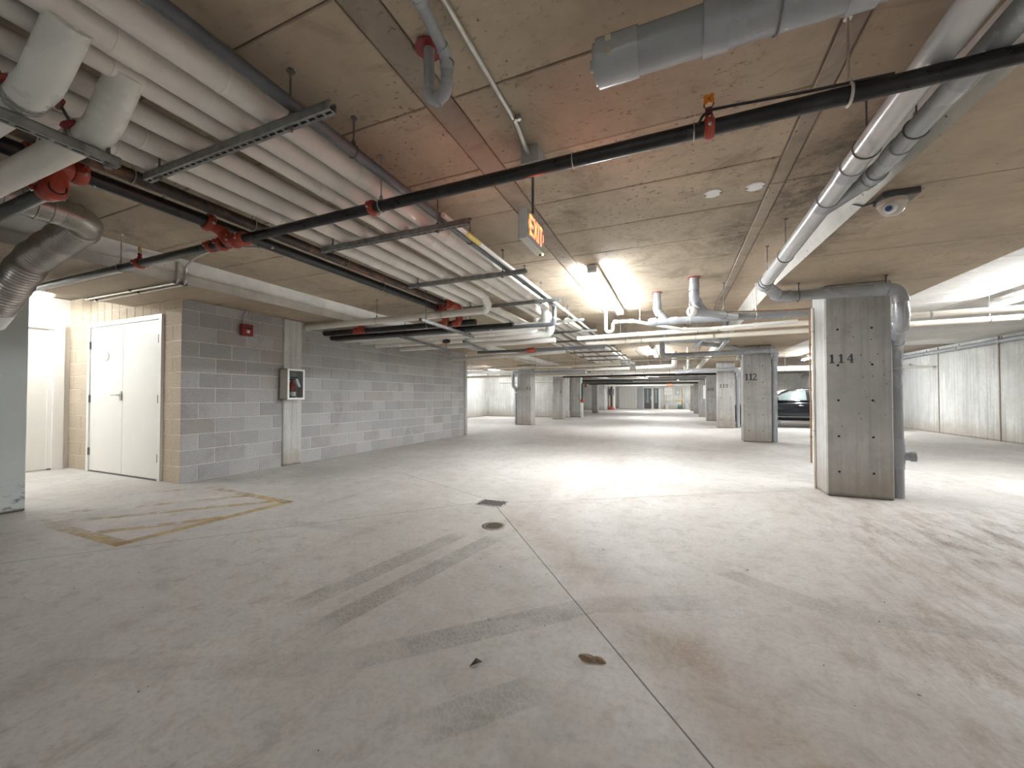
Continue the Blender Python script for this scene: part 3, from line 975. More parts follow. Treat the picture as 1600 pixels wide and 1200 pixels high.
pillar(-5.78, -5.20, 14.35, 14.85, 'left concrete pillar stencilled 93 with a grey pipe on its side', '93', 0.39, 1.36, 0.13, 0.10)
pillar(-5.64, -5.13, 18.7, 19.2, 'left concrete pillar between pillar 93 and the cross wall', '1', 0.39, 1.30, 0.12, 0.1, False)
tt = pillar(-5.28, -4.74, 20.95, 21.4, 'left pillar at the cross wall carrying a panel and a black standpipe', None, holes=False, mat='wall')
MB().cham(-4.95, 20.93, 1.25, -4.80, 20.96, 1.85, 0.004).obj('sign_plate', M['lite_grey_box'], tt, False)
pillar(-5.3, -4.9, 26.8, 27.3, 'dark far left pillar half hidden behind the standpipe', None, holes=False)
pillar(-5.35, -4.85, 34.6, 35.0, 'white far left pillar in front of the end wall', None, holes=False, mat='white_wall')


def pillar_drain(t, x_a, x_b, yr, z, r, y_off, x_off, base=0.0, riser=None, side=1):
    """drain run in front of a pillar's head, offset and stack down beside it"""
    pts = [(x_b, yr, z), (x_a, yr, z)]
    xs = x_b
    run = [(x_a, yr, z - .004), (xs, yr, z - .012), (xs, yr, z - 0.36), (x_off, y_off, z - .62), (x_off, y_off, base)]
    pvc_run(t, run, r, M['pvc'], 0.075, 8)
    return t


# drain at pillar 114, fed by the long grey pipe
dr = thing('drain_pipe', 'thick glossy grey drain pipe sloping along the ceiling and down beside pillar 114', 'pipe', (2.25, 5.62, 0))
pvc_run(dr, [(0.985, -1.5, 2.548), (0.86, 4.74, 2.279), (1.09, 5.20, 2.235), (2.135, 5.20, 2.222), (2.135, 5.20, 1.86), (2.255, 5.63, 1.66), (2.255, 5.63, 0)], 0.057, M['pvc'], 0.11, 9, 20, (), None, M['pvc_lit'])
for p, a in (((0.9009, 2.7, 2.3669), (0, 1, -.043)), ((0.8939, 3.05, 2.3519), (0, 1, -.043)), ((1.95, 5.20, 2.222), (1, 0, 0)), ((2.135, 5.2, 1.98), (0, 0, 1)), ((2.255, 5.63, 1.58), (0, 0, 1)), ((2.255, 5.63, .36), (0, 0, 1)), ((2.255, 5.63, 0.60), (0, 0, 1))):
    band(dr, p, 0.057, a, M['pvc_collar'], 0.045, 0.006, 'collar')
for p in ((0.9049, 2.5, 2.3756), (0.8758, 3.95, 2.3131), (0.8628, 4.6, 2.285)):
    hanger(dr, p, 0.057, (0, 1, 0))
for p in ((1.265, 5.2, 2.224), (2.02, 5.2, 2.222)):
    hanger(dr, p, 0.057, (1, 0, 0), SOFFIT, None, 0.005, 0.008)
MB().tube([(2.255, 5.63, .46), (2.39, 5.60, .46)], 0.045, 14).tube([(2.36, 5.606, .46), (2.40, 5.597, .46)], 0.054, 14).obj('cleanout', M['pvc_collar'], dr)
MB().tube([(2.255, 5.63, .38), (2.255, 5.63, .58)], 0.066, 16).obj('tee', M['pvc_collar'], dr)
MB().ring((2.255, 5.63, 1.42), (0, 0, 1), 0.059, 0.009, 18, 6).box(2.15, 5.60, 1.41, 2.22, 5.66, 1.43).obj('wall_strap', M['galv'], dr)
g2 = thing('drain_pipe', 'thinner grey drain pipe running beside the thick one along the beam', 'pipe', (0.99, 2, 2.3))
pvc_run(g2, [(1.12, -1.5, 2.41), (1.054, 2.85, 2.375), (0.915, 3.15, 2.352)], 0.047, M['pvc'], 0.1, 6)
band(g2, (1.0737, 1.55, 2.3855), 0.047, (0, 1, 0), M['pvc_collar'], 0.004, 0.002, 'collar')
band(g2, (1.0578, 2.6, 2.377), 0.047, (0, 1, 0), M['pvc_collar'], 0.05, 0.005, 'collar')
hanger(g2, (1.0605, 2.42, 2.3785), 0.047, (0, 1, 0))

# conduits on pillar 114's left side
c1 = thing('conduit', 'thin brown pipe bent down the left side of pillar 114', 'pipe', (1.53, 5.8, 1.2))
MB().tube(fillet([(0.55, 5.85, 2.238), (1.535, 5.85, 2.186), (1.535, 5.85, 0.30)], 0.03)[0], 0.010, 8).obj('tubing', M['copper'], c1)
for z in (1.75, 0.62):
    MB().ring((1.535, 5.85, z), (0, 0, 1), 0.012, 0.004, 10, 5).box(1.54, 5.845, z - .01, 1.575, 5.86, z + .01).obj('strap', M['rod'], c1)
c2 = thing('conduit', 'straight cream pipe standing against the left side of pillar 114', 'pipe', (1.545, 5.76, 0))
MB().tube([(1.545, 5.78, 0.0), (1.545, 5.78, 2.19)], 0.014, 8).obj('tubing', M['cream_pipe'], c2)
for z in (1.9, 0.7):
    MB().ring((1.545, 5.78, z), (0, 0, 1), 0.016, 0.003, 10, 5).obj('strap', M['rod'], c2)

# drain sets of the far pillars
dr = thing('drain_pipe', 'grey drain pipe crossing the head of pillar 112 and down its right side', 'pipe', (2.24, 11.3, 0))
pvc_run(dr, [(-0.31, 10.95, CEIL), (-0.31, 10.95, 2.18), (1.60, 10.95, 2.205), (2.21, 10.95, 2.22), (2.235, 11.25, 1.95), (2.235, 11.3, 0)], 0.062, M['pvc'], 0.09, 7)
for p, a in (((-0.31, 10.95, 2.40), (0, 0, 1)), ((1.7, 10.95, 2.207), (1, 0, 0)), ((2.235, 11.3, .62), (0, 0, 1)), ((2.235, 11.3, .40), (0, 0, 1))):
    band(dr, p, 0.062, a, M['pvc_collar'], 0.05, 0.007, 'collar')
MB().tube([(2.235, 11.3, .5), (2.36, 11.27, .5)], 0.05, 12).obj('cleanout', M['pvc_collar'], dr)
MB().ring((2.235, 11.3, 1.38), (0, 0, 1), 0.066, 0.012, 16, 6).obj('wall_strap', M['white_enamel'], dr)
MB().tube(fillet([(0.55, 10.9, 2.62), (0.62, 10.9, 2.44), (1.28, 10.95, 2.36), (1.60, 10.95, 2.21)], .08)[0], 0.05, 12).obj('branch', M['pvc'], dr)
dr = thing('drain_pipe', 'pale grey drain pipe at pillar 110', 'pipe', (2.0, 15.8, 0))
pvc_run(dr, [(0.0, 15.55, 2.0), (1.2, 15.55, 2.06), (2.02, 15.55, 2.09), (2.05, 15.85, 1.8), (2.05, 15.9, 0)], 0.06, M['pvc'], 0.09, 6)
hanger(dr, (0.6, 15.55, 2.03), 0.06, (1, 0, 0))
MB().ring((2.05, 15.9, 1.25), (0, 0, 1), 0.066, 0.012, 14, 6).obj('wall_strap', M['white_enamel'], dr)
dr = thing('drain_pipe', 'pale grey drain pipe at the shaded pillar 108', 'pipe', (1.0, 19.9, 2.0))
pvc_run(dr, [(-1.2, 19.9, 2.0), (1.3, 19.9, 2.0)], 0.06, M['pvc'])
hanger(dr, (0, 19.9, 2.0), 0.06, (1, 0, 0))
dr = thing('drain_pipe', 'bluish grey drain pipe on the left side of pillar 93', 'pipe', (-5.85, 14.4, 0))
pvc_run(dr, [(-3.0, 14.15, 2.02), (-5.87, 14.15, 2.06), (-5.87, 14.15, 1.55), (-5.86, 14.45, 1.4), (-5.86, 14.45, 0)], 0.06, M['pvc'], 0.08, 6)
hanger(dr, (-4.4, 14.15, 2.04), 0.06, (1, 0, 0))
MB().ring((-5.86, 14.45, 1.28), (0, 0, 1), 0.068, 0.014, 14, 6).obj('wall_strap', M['white_enamel'], dr)

# ------------------------------------------------------------------ overhead: white insulated pipes on strut channels
RACKZ = 2.355
rack = [(-1.765, .059), (-1.945, .064), (-2.09, .043), (-2.335, .055), (-2.55, .058), (-2.755, .052)]


def insulated(name_label, pts, r, bend=0.16, bands=True, hang=()):
    path, arcs = fillet(pts, bend, 8)
    o = tag(MB().tube(path, r, 18).obj('insulated_pipe', M['jacket']), name_label, 'pipe', 'white insulated pipes under the ceiling')
    if bands:
        for a, b in zip(pts[:-1], pts[1:]):
            a, b = Vector(a), Vector(b)
            L = (b - a).length
            d = (b - a).normalized()
            k = random.uniform(.35, .9)
            while k < L - .25 and k < 9:
                band(o, a + d * k, r, d, M['jacket_tape'], 0.05 if random.random() < .45 else 0.006, 0.0022, 'tape_band')
                k += random.uniform(.7, 1.25)
    for arc in arcs:
        MB().tube(arc, r * 1.06, 18).obj('elbow_cover', M['elbow_white'], o)
    for p, ax in hang:
        hanger(o, p, r, ax)
    return o


ZP = [RACKZ + .045 + r for _, r in rack]
nm = ['broad white insulated pipe, first from the dark conduit on the rack', 'broad white insulated pipe, second from the dark conduit on the rack',
      'thin white insulated pipe squeezed third on the rack', 'white insulated pipe just left of the open gap in the rack',
      'white insulated pipe between the gap pipe and the rusty pipe', 'white insulated pipe beside the rusty steel pipe']
(x, r), z = rack[0], ZP[0]
insulated(nm[0], [(x, -1.6, z), (x, 5.45, z), (x - .02, 5.62, 2.19), (-5.82, 5.62, 2.19)], r, 0.13)
(x, r), z = rack[1], ZP[1]
insulated(nm[1], [(x, -1.6, z), (x, 6.2, z), (x, 6.42, 2.19), (-5.75, 6.42, 2.19)], r, 0.13)
(x, r), z = rack[2], ZP[2]
insulated(nm[2], [(x, -1.6, z), (x, 17.5, z)], r)
(x, r), z = rack[3], ZP[3]
insulated(nm[3], [(x, -1.6, z), (x, 4.62, z), (x, 4.80, 2.30), (-5.86, 4.80, 2.295)], .050, 0.12, True, [((-3.1, 4.8, 2.30), (1, 0, 0)), ((-4.3, 4.8, 2.298), (1, 0, 0))])
(x, r), z = rack[4], ZP[4]
insulated(nm[4], [(x, -1.6, z), (x, 17.5, z)], r)
(x, r), z = rack[5], ZP[5]
insulated(nm[5], [(x, -1.6, z), (x, 17.5, z)], r)
# the same rack beyond the crossing pipes
far_nm = ['white insulated pipe resuming on the far rack, at its right edge', 'white insulated pipe resuming second on the far rack', 'white insulated pipe resuming fourth on the far rack']
for (x, r), l in zip((rack[0], rack[1], rack[3]), far_nm):
    insulated(l, [(x, 6.75, RACKZ + .045 + r), (x, 17.5, RACKZ + .045 + r)], r, .1, False)
# cross runs to the block wall
insulated('white insulated pipe crossing to the block wall, between the two elbowed ones', [(-5.78, 6.02, 2.19), (-2.09, 6.02, 2.19), (-2.09, 6.02, 2.395)], .048, .1)
insulated('white insulated pipe crossing to the block wall, farthest of the cross runs', [(-5.72, 7.15, 2.185), (-2.1, 7.15, 2.19)], .05, .1)
insulated('slim white pipe crossing low over the wall end', [(-5.72, 9.2, 2.12), (-2.3, 8.6, 2.14)], .045, .1)
# large branch elbows near the camera
for (a, b, yy, l) in (((-1.94, 2.40), -2.16, .64, 'large white branch pipe with glossy elbow, nearest the camera'), ((-2.085, 2.43), -2.27, .853, 'large white branch pipe with glossy elbow, next to the red tee')):
    rr = .06
    o = thing('insulated_pipe', l, 'pipe', (b, yy, 2.26), 'large white branch pipes near the camera')
    path, arcs = fillet([(a[0], yy, a[1] + .02), (b, yy, 2.265), (b - .21, yy, 2.265)], .12, 10)
    MB().tube(path, rr, 20).obj('elbow_cover', M['elbow_white'], o)
    MB().tube([(b - .2, yy, 2.265), (-5.84, yy, 2.265)], rr * .98, 20).obj('insulation', M['jacket'], o)
    v = MB().lathe((b - .115, yy, 2.265), (-1, 0, 0), [(0, rr * .9), (.0, rr * 1.12), (.014, rr * 1.12), (.016, rr * .95), (.03, rr * .95), (.032, rr * 1.12), (.046, rr * 1.12), (.046, rr * .9)], 20)
    v.obj('flange', M['galv'], o)
    bt = MB()
    for k in range(8):
        an = 2 * PI * k / 8
        bt.tube([(b - .11, yy + rr * 1.0 * math.cos(an), 2.265 + rr * 1.0 * math.sin(an)), (b - .165, yy + rr * math.cos(an), 2.265 + rr * math.sin(an))], .006, 6)
    bt.obj('flange_bolt', M['bolt'], o)
    st = Vector((-.12, -.42, .9)).normalized()
    c = Vector((b - .10, yy - .045, 2.245))
    MB().tube([c, c + st * .115], .006, 6).obj('valve_stem', M['rod'], o)
    MB().lathe(c + st * .02, st, [(0, .032), (.01, .040), (.018, .032)], 16).obj('valve_disc', M['red_dark'], o)
    hb = MB()
    sd = st.cross(Vector((0, 0, 1))).normalized()
    hb.tube([c + st * .10 - sd * .05, c + st * .115 + sd * .045], .011, 8)
    hb.obj('valve_handle', M['red'], o)

# strut channels carrying the rack
def channel_mesh(L, w=.041, h=.041, slots=True):
    b = MB()
    t = .003
    b.box(-L / 2, -w / 2, 0, L / 2, -w / 2 + t, h)
    b.box(-L / 2, w / 2 - t, 0, L / 2, w / 2, h)
    b.box(-L / 2, -w / 2, h - t, L / 2, -w / 2 + .011, h)
    b.box(-L / 2, w / 2 - .011, h - t, L / 2, w / 2, h)
    b.box(-L / 2, -w / 2 + t, 0, L / 2, -.007, t)
    b.box(-L / 2, .007, 0, L / 2, w / 2 - t, t)
    n_ = max(2, int(L / .0508))
    p_ = L / n_
    for i in range(n_ + 1):
        c = -L / 2 + i * p_
        b.box(max(c - .007, -L / 2), -.007, 0, min(c + .007, L / 2), .007, t)
    return b.mesh('strut_channel', M['strut'], False)


CH = channel_mesh(1.44)
ords = ['nearest the camera', 'second from the camera', 'third from the camera', 'fourth from the camera', 'fifth from the camera', 'sixth from the camera',
        'seventh from the camera', 'eighth from the camera', 'ninth from the camera', 'tenth from the camera', 'eleventh from the camera', 'twelfth from the camera', 'thirteenth from the camera', 'last before the far pipes']
ychan = [0.02, 1.25, 2.465, 3.66, 4.90, 6.34, 7.45, 8.7, 9.9, 11.1, 12.3, 13.6, 15.2, 16.6]
for yy, l in zip(ychan, ords):
    o = bpy.data.objects.new('strut_channel', CH)
    COL.objects.link(o)
    o.location = (-2.09, yy, RACKZ)
    tag(o, 'slotted steel strut channel under the white pipes, ' + l, 'pipe support', 'strut channels of the pipe rack')
    for xx in (-.66 + .12, .66 - .21 + .04):
        xx = {True: -.60, False: .455}[xx < 0]
        rb = MB()
        rb.tube([(xx, 0, -.012), (xx, 0, CEIL - RACKZ)], .0055, 6)
        rb.lathe((xx, 0, -.016), (0, 0, 1), [(0, .013), (.012, .013)], 6)
        rb.lathe((xx, 0, .043), (0, 0, 1), [(0, .013), (.012, .013)], 6)
        rb.lathe((xx, 0, CEIL - RACKZ - .014), (0, 0, 1), [(0, .02), (.014, .014)], 6)
        local(rb.obj('threaded_rod', M['rod'], o))

# strut under the near branch pipes, along the corridor
o = bpy.data.objects.new('strut_channel', channel_mesh(1.55))
COL.objects.link(o)
o.location = (-2.34, .16, 2.155)
o.rotation_euler = (0, 0, PI / 2)
tag(o, 'slotted steel strut channel under the large white branch pipes', 'pipe support')
MB().tube([(-2.34, .90, 2.14), (-2.34, .90, CEIL)], .007, 6).lathe((-2.34, .90, 2.135), (0, 0, 1), [(0, .016), (.015, .016)], 6).obj('threaded_rod', M['rod'], o).matrix_parent_inverse = (Matrix.Translation((-2.34, .16, 2.155)) @ Matrix.Rotation(PI / 2, 4, 'Z')).inverted()

# struts under the cross runs
for (a, b, l) in (((-3.01, 4.15, 2.083), (-3.08, 5.70, 2.083), 'steel strut channel slung under the first cross pipes at the block wall'),
                  ((-4.16, 5.18, 2.083), (-4.47, 7.2, 2.083), 'steel strut channel under the white cross pipes over the block wall'),
                  ((-3.49, 6.1, 2.083), (-3.74, 7.5, 2.083), 'short steel strut channel under the farthest cross pipes')):
    a, b = Vector(a), Vector(b)
    d = b - a
    o = bpy.data.objects.new('strut_channel', channel_mesh(d.length))
    COL.objects.link(o)
    o.location = (a + b) / 2
    o.rotation_euler = (0, -math.asin(d.z / d.length), math.atan2(d.y, d.x))
    tag(o, l, 'pipe support')
    for s in (-1, 1):
        q = (a + b) / 2 + d * s * .42
        rb = MB().tube([(q.x, q.y, q.z - .01), (q.x, q.y, CEIL)], .006, 6).lathe((q.x, q.y, q.z + .035), (0, 0, 1), [(0, .018), (.015, .018)], 6).obj('threaded_rod', M['rod'], o)
        rb.matrix_parent_inverse = (Matrix.Translation(o.location) @ o.rotation_euler.to_matrix().to_4x4()).inverted()

# dark conduit at the right edge of the rack, and its lighter neighbour
dk = tag(MB().tube(fillet([(-1.60, -1.6, 2.437), (-1.60, 5.25, 2.437), (-1.60, 5.40, 2.40), (-1.60, 5.40, 2.155), (-5.80, 5.40, 2.165)], .05)[0], .030, 14).obj('steel_pipe', M['dark_grey_pipe']), 'dark grey pipe along the right edge of the white pipes', 'pipe')
for y in (0.4, 1.6, 2.9, 4.2):
    hanger(dk, (-1.60, y, 2.437), .030, (0, 1, 0))
for p, a in (((-1.60, 5.28, 2.43), (0, 1, 0)), ((-1.60, 5.40, 2.24), (0, 0, 1)), ((-2.6, 5.40, 2.158), (1, 0, 0))):
    band(dk, p, .030, a, M['galv'], .02, .004, 'fitting')
o = tag(MB().tube([(-1.548, 2.4, 2.43), (-1.548, 17.5, 2.43)], .020, 10).obj('conduit', M['pvc_white']), 'pale conduit beside the dark pipe on the rack edge', 'pipe')
for y in (5.8, 7.0, 8.2, 9.4):
    hanger(o, (-1.548, y, 2.43), .020, (0, 1, 0))
band(o, (-1.548, 2.85, 2.43), .020, (0, 1, 0), plain('yellow_label', (0.65, 0.52, 0.12), .5), .12, .0015, 'yellow_label')

# steel sprinkler mains
d1p = tag(MB().tube([(-3.09, -1.6, 2.475), (-3.09, 5.0, 2.475)], .040, 16).obj('steel_pipe', M['rusty_pipe']), 'rust-streaked steel pipe beside the white pipes', 'pipe')
for y in (.9, 1.30, 2.05, 3.0, 4.05):
    hanger(d1p, (-3.09, y, 2.475), .040, (0, 1, 0), CEIL, M['galv'])
d2p = tag(MB().tube([(-3.24, -1.6, 2.428), (-3.24, 5.0, 2.428)], .046, 16).obj('steel_pipe', M['black_pipe']), 'black steel pipe left of the rust-streaked pipe', 'pipe')
for y in (3.7,):
    hanger(d2p, (-3.24, y, 2.428), .046, (0, 1, 0), CEIL, M['galv'])
# red tee with branch to the left wall
tee = MB().lathe((-3.24, 1.02, 2.428), (0, 1, 0), [(-.07, .05), (-.065, .062), (-.05, .066), (.05, .066), (.065, .062), (.07, .05)], 18)
local_tee = tee.obj('tee_fitting', M['red'], d2p)
MB().lathe((-3.24, 1.02, 2.285), (0, 0, 1), [(-.06, .0), (-.056, .025), (-.042, .046), (-.015, .058), (.02, .06), (.14, .056)], 18).obj('tee_outlet', M['red'], d2p)
coupling(d2p, (-3.24, .93, 2.428), .048, (0, 1, 0))
coupling(d2p, (-3.24, 1.12, 2.428), .048, (0, 1, 0))
br = tag(MB().tube([(-3.19, 1.02, 2.285), (-5.84, 1.02, 2.27)], .038, 16).obj('steel_pipe', M['black_pipe']), 'black branch pipe running left from the red tee', 'pipe')
coupling(br, (-3.31, 1.02, 2.285), .038, (1, 0, 0))
hanger(br, (-4.6, 1.02, 2.276), .038, (1, 0, 0))

# black sprinkler main across the picture
bm = tag(MB().tube([(-6.6, 1.93, 2.31), (6.9, 1.93, 2.31)], .0335, 18).obj('sprinkler_main', M['black_pipe']), 'long black sprinkler pipe crossing the whole ceiling', 'pipe')
for xx in (-.47, .085):
    MB().ring((xx, 1.93, 2.31), (1, 0, 0), .0365, .0028, 18, 5).obj('ring_strap', M['galv'], bm)
for xx in (-4.755, -1.70, .645, 2.9):
    hanger(bm, (xx, 1.93, 2.31), .0335, (1, 0, 0), SOFFIT if xx > 1 else CEIL, M['galv'] if xx != .645 else M['emt'], .0035 if xx != .645 else .006)
for xx in (-3.41, -1.765, .147, -4.44):
    coupling(bm, (xx, 1.93, 2.31), .0335, (1, 0, 0), None, .022)
# red elbow set that feeds it from the black pipe
path, arcs = fillet([(-3.24, 1.79, 2.428), (-3.24, 1.91, 2.40), (-3.20, 1.93, 2.315), (-3.00, 1.93, 2.31)], .05, 6)
MB().tube(path, .046, 16).obj('elbow', M['red'], bm)
coupling(bm, (-3.24, 1.81, 2.425), .047, (0, 1, -.25), None, .026)
coupling(bm, (-3.11, 1.93, 2.31), .040, (1, 0, 0), None, .022)
coupling(bm, (-3.27, 1.93, 2.31), .038, (1, 0, 0), None, .022)
coupling(bm, (-3.02, 1.93, 2.31), .038, (1, 0, 0), None, .022)


def sprinkler(x, y, z, label, cap):
    t = thing('sprinkler', label, 'sprinkler', (x, y, z), 'upright sprinkler heads on the black main')
    MB().lathe((x, y, z), (0, 0, 1), [(0, .017), (.016, .017), (.018, .013), (.03, .013), (.03, .016), (.042, .016)], 12).obj('base', M['red_dark'], t)
    f = MB()
    for s in (-1, 1):
        f.tube(fillet([(x + s * .009, y, z + .042), (x + s * .02, y, z + .058), (x + s * .017, y, z + .078), (x, y, z + .088)], .01, 3)[0], .0032, 6)
    f.obj('frame_arm', M['rod'], t)
    c = MB()
    for k in range(4):
        an = PI / 4 + k * PI / 2
        dx, dy = math.cos(an), math.sin(an)
        c.lathe((x + dx * .016, y - .006, z + .086 + dy * .014), (0, 1, 0), [(0, .0115), (.010, .0115)], 10)
    c.obj('deflector', cap, t)


sprinkler(0.147, 1.93, 2.355, 'orange-capped sprinkler head on the black main beyond the exit sign', M['orange'])
sprinkler(-4.44, 1.93, 2.355, 'brass sprinkler head on the black main by the left beam', M['brass'])
cb = tag(MB().tube(fillet([(.10, 1.89, 2.31), (.12, 1.90, 2.355), (.16, 1.905, 2.375), (.5, 1.91, 2.352), (.78, 1.92, 2.345)], .04, 5)[0], .006, 6).obj('cable', M['black_plastic']), 'thin black cable lying along the top of the sprinkler main', 'cable')

# black crossing mains farther back with red fittings
b1 = tag(MB().tube([(-5.86, 5.16, 2.245), (1.0, 5.16, 2.22)][:1] + [(-2.75, 5.16, 2.232)], .045, 16).obj('steel_pipe', M['black_pipe']), 'black steel pipe crossing above the block wall with a red tee', 'pipe')
MB().lathe((-4.98, 5.16, 2.245), (1, 0, 0), [(-.12, .05), (-.11, .066), (-.06, .06), (.06, .06), (.11, .066), (.12, .05)], 16).lathe((-4.98, 5.16, 2.27), (0, 0, 1), [(0, .055), (.06, .05), (.07, .06), (.10, .06)], 14).obj('tee_fitting', M['red'], b1)
hanger(b1, (-3.6, 5.16, 2.236), .045, (1, 0, 0), CEIL, M['galv'])
for xx, src, l in ((-3.24, 2.428, 'a'), (-3.0, 2.475, 'b')):
    path, arcs = fillet([(xx if xx < -3.1 else -3.09, 4.86, src), (xx, 5.06, src), (xx, 5.12, 2.23), (xx - .12, 5.16, 2.232)], .07, 7)
    MB().tube(path, .056, 16).obj('elbow', M['red'], b1)
    coupling(b1, (xx if xx < -3.1 else -3.07, 4.92, src), .050, (0, 1, 0))
b2 = tag(MB().tube([(-5.84, 5.31, 2.18), (-2.2, 5.31, 2.17)], .04, 16).obj('steel_pipe', M['black_pipe']), 'lower black steel pipe just behind the one with the red tee', 'pipe')
hanger(b2, (-3.3, 5.31, 2.172), .04, (1, 0, 0), CEIL, M['galv'])
b3 = tag(MB().tube([(-4.2, 8.0, 2.13), (-1.3, 8.0, 2.125)], .034, 14).obj('steel_pipe', M['dark_grey_pipe']), 'dark steel pipe crossing the corridor beyond the white elbows', 'pipe')
MB().lathe((-2.9, 8.0, 2.127), (1, 0, 0), [(-.1, .04), (-.09, .052), (.09, .052), (.1, .04)], 14).obj('coupling', M['red'], b3)
v = thing('shutoff_valve', 'small black valve with orange lever under the cross pipes', 'valve', (-3.8, 6.02, 2.11))
MB().lathe((-3.8, 6.02, 2.108), (1, 0, 0), [(-.07, .025), (-.04, .035), (.04, .035), (.07, .025)], 12).obj('body', M['black_plastic'], v)
MB().box(-3.93, 6.01, 2.063, -3.79, 6.035, 2.073).obj('lever', M['orange'], v)
MB().tube([(-3.8, 6.02, 2.065), (-3.8, 6.02, 2.17)], .012, 8).obj('stem', M['rod'], v)

# cream and white cross pipes to the right bay
for yy, z, r, l, mat in ((6.92, 2.212, .040, 'cream pipe crossing behind pillar 114 into the right bay, nearer one', 'cream_pipe'), (7.70, 2.205, .040, 'cream pipe crossing behind pillar 114 into the right bay, farther one', 'cream_pipe'),
                         (11.5, 2.135, .024, 'thin cream pipe crossing the corridor at pillar 112', 'cream_pipe'), (16.3, 2.05, .045, 'pale pipe crossing the corridor above the parked car', 'pvc_white'),
                         (17.6, 2.22, .05, 'white pipe crossing high over the parked car', 'pvc_white')):
    x0 = -1.7 if yy < 9 else -1.45
    if yy > 16:
        x0 = -3.5
    x1 = 7.4 if yy != 11.5 else 1.52
    o = tag(MB().tube([(x0, yy + (.35 if yy < 9 else 0), z), (x1, yy - (.25 if yy < 9 else 0), z)], r, 14).obj('crossing_pipe', M[mat]), l, 'pipe')
    k = x0 + .8
    while k < x1 - .2:
        f = (k - x0) / (x1 - x0)
        if not (0.9 < k < 2.8):
            hanger(o, (k, yy + ((.35 - .6 * f) if yy < 9 else 0), z), r, (1, 0, 0))
            band(o, (k + .3, yy + ((.35 - .6 * (k + .3 - x0) / (x1 - x0)) if yy < 9 else 0), z), r, (1, 0, 0), M['galv'], .012, .003, 'band')
        k += 1.25
MB().box(1.46, 11.44, 2.06, 1.55, 11.56, 2.17).obj('junction_box', M['white_enamel'], o)

# grey drain risers in the middle
g3 = thing('drain_pipe', 'grey drain pipe crossing behind pillar 114 with an end cap and riser', 'pipe', (-.25, 6.05, 2.2))
pvc_run(g3, [(-.30, 6.05, 2.20), (1.85, 6.05, 2.19)], .052, M['pvc'])
MB().tube([(-.34, 6.05, 2.20), (-.25, 6.05, 2.20)], .062, 16).tube([(-.36, 6.05, 2.2), (-.33, 6.05, 2.2)], .05, 16).obj('end_cap', M['pvc_collar'], g3)
pvc_run(g3, [(-.235, 6.05, CEIL), (-.235, 6.05, 2.36), (-.12, 6.05, 2.22)], .050, M['pvc'], .07, 6)
band(g3, (-.02, 6.05, 2.2), .052, (1, 0, 0), M['pvc_collar'], .05, .007, 'collar')
band(g3, (-.235, 6.05, 2.45), .05, (0, 0, 1), M['pvc_collar'], .04, .006, 'collar')
MB().lathe((-.235, 6.05, CEIL - .012), (0, 0, 1), [(0, .075), (.012, .07)], 16).obj('fire_seal', M['red'], g3)
for xx in (.2, 1.0):
    hanger(g3, (xx, 6.05, 2.195), .052, (1, 0, 0), CEIL if xx < 1 else CEIL, M['emt'], .004, .007)
g4 = thing('drain_pipe', 'grey riser pipe with a white cleanout cap facing out, right of the other riser', 'pipe', (.23, 5.45, 2.2))
pvc_run(g4, [(.232, 5.46, CEIL), (.232, 5.46, 2.36), (.34, 5.62, 2.22)], .054, M['pvc'], .08, 7)
MB().tube([(.20, 5.40, 2.185), (.75, 6.0, 2.20)], .052, 16).obj('wye', M['pvc_collar'], g4)
MB().lathe((.197, 5.396, 2.185), (-.68, -.73, 0), [(-.02, .064), (.015, .064), (.02, .055), (.028, .055)], 18).obj('cleanout_cap', M['pvc_white'], g4)
MB().box(.168, 5.365, 2.155, .178, 5.372, 2.215).obj('cap_key', M['dark'], g4)
band(g4, (.232, 5.46, 2.5), .054, (0, 0, 1), M['pvc_collar'], .04, .006, 'collar')
MB().lathe((.232, 5.46, CEIL - .012), (0, 0, 1), [(0, .08), (.012, .075)], 16).obj('fire_seal', M['red'], g4)
hanger(g4, (.60, 5.84, 2.197), .052, (.7, .75, 0), CEIL, M['rod'])
g5 = thing('drain_pipe', 'thin white pipe with a U trap beside the strip light', 'pipe', (-1.0, 6.25, 2.2))
pts = [(-1.01, 6.27, CEIL), (-1.01, 6.27, 2.135), (-.90, 6.27, 2.135), (-.90, 6.27, 2.285), (-.6, 6.3, 2.285), (.10, 6.62, 2.16), (.5, 6.72, 2.16), (1.6, 6.62, 2.18)]
path, arcs = fillet(pts, .05, 7)
MB().tube(path, .026, 12).obj('pipe_length', M['pvc_white'], g5)
for p, a in (((-.86, 6.274, 2.285), (1, 0, 0)), ((-.62, 6.3, 2.285), (1, .1, 0)), ((.14, 6.63, 2.16), (1, .2, 0)), ((1.1, 6.665, 2.17), (1, 0, 0))):
    band(g5, p, .026, a, M['pvc_white'], .03, .006, 'collar')
hanger(g5, (-.5, 6.35, 2.268), .026, (1, .4, -.15), CEIL, M['emt'])
g6 = thing('drain_pipe', 'grey lateral pipe with two slanted branches beyond the risers', 'pipe', (.3, 8.9, 2.3))
pvc_run(g6, [(-.22, 8.9, CEIL), (-.22, 8.9, 2.29), (.75, 8.9, 2.29), (1.0, 9.2, 2.29), (1.02, 11.0, 2.27)], .05, M['pvc'], .08, 6)
MB().tube([(.55, 8.9, 2.29), (.35, 8.8, 2.12)], .032, 12).obj('branch', M['pvc_collar'], g6)
MB().tube([(.95, 9.0, 2.30), (.95, 9.0, CEIL)], .05, 12).obj('riser', M['pvc_collar'], g6)
hanger(g6, (.2, 8.9, 2.29), .05, (1, 0, 0))
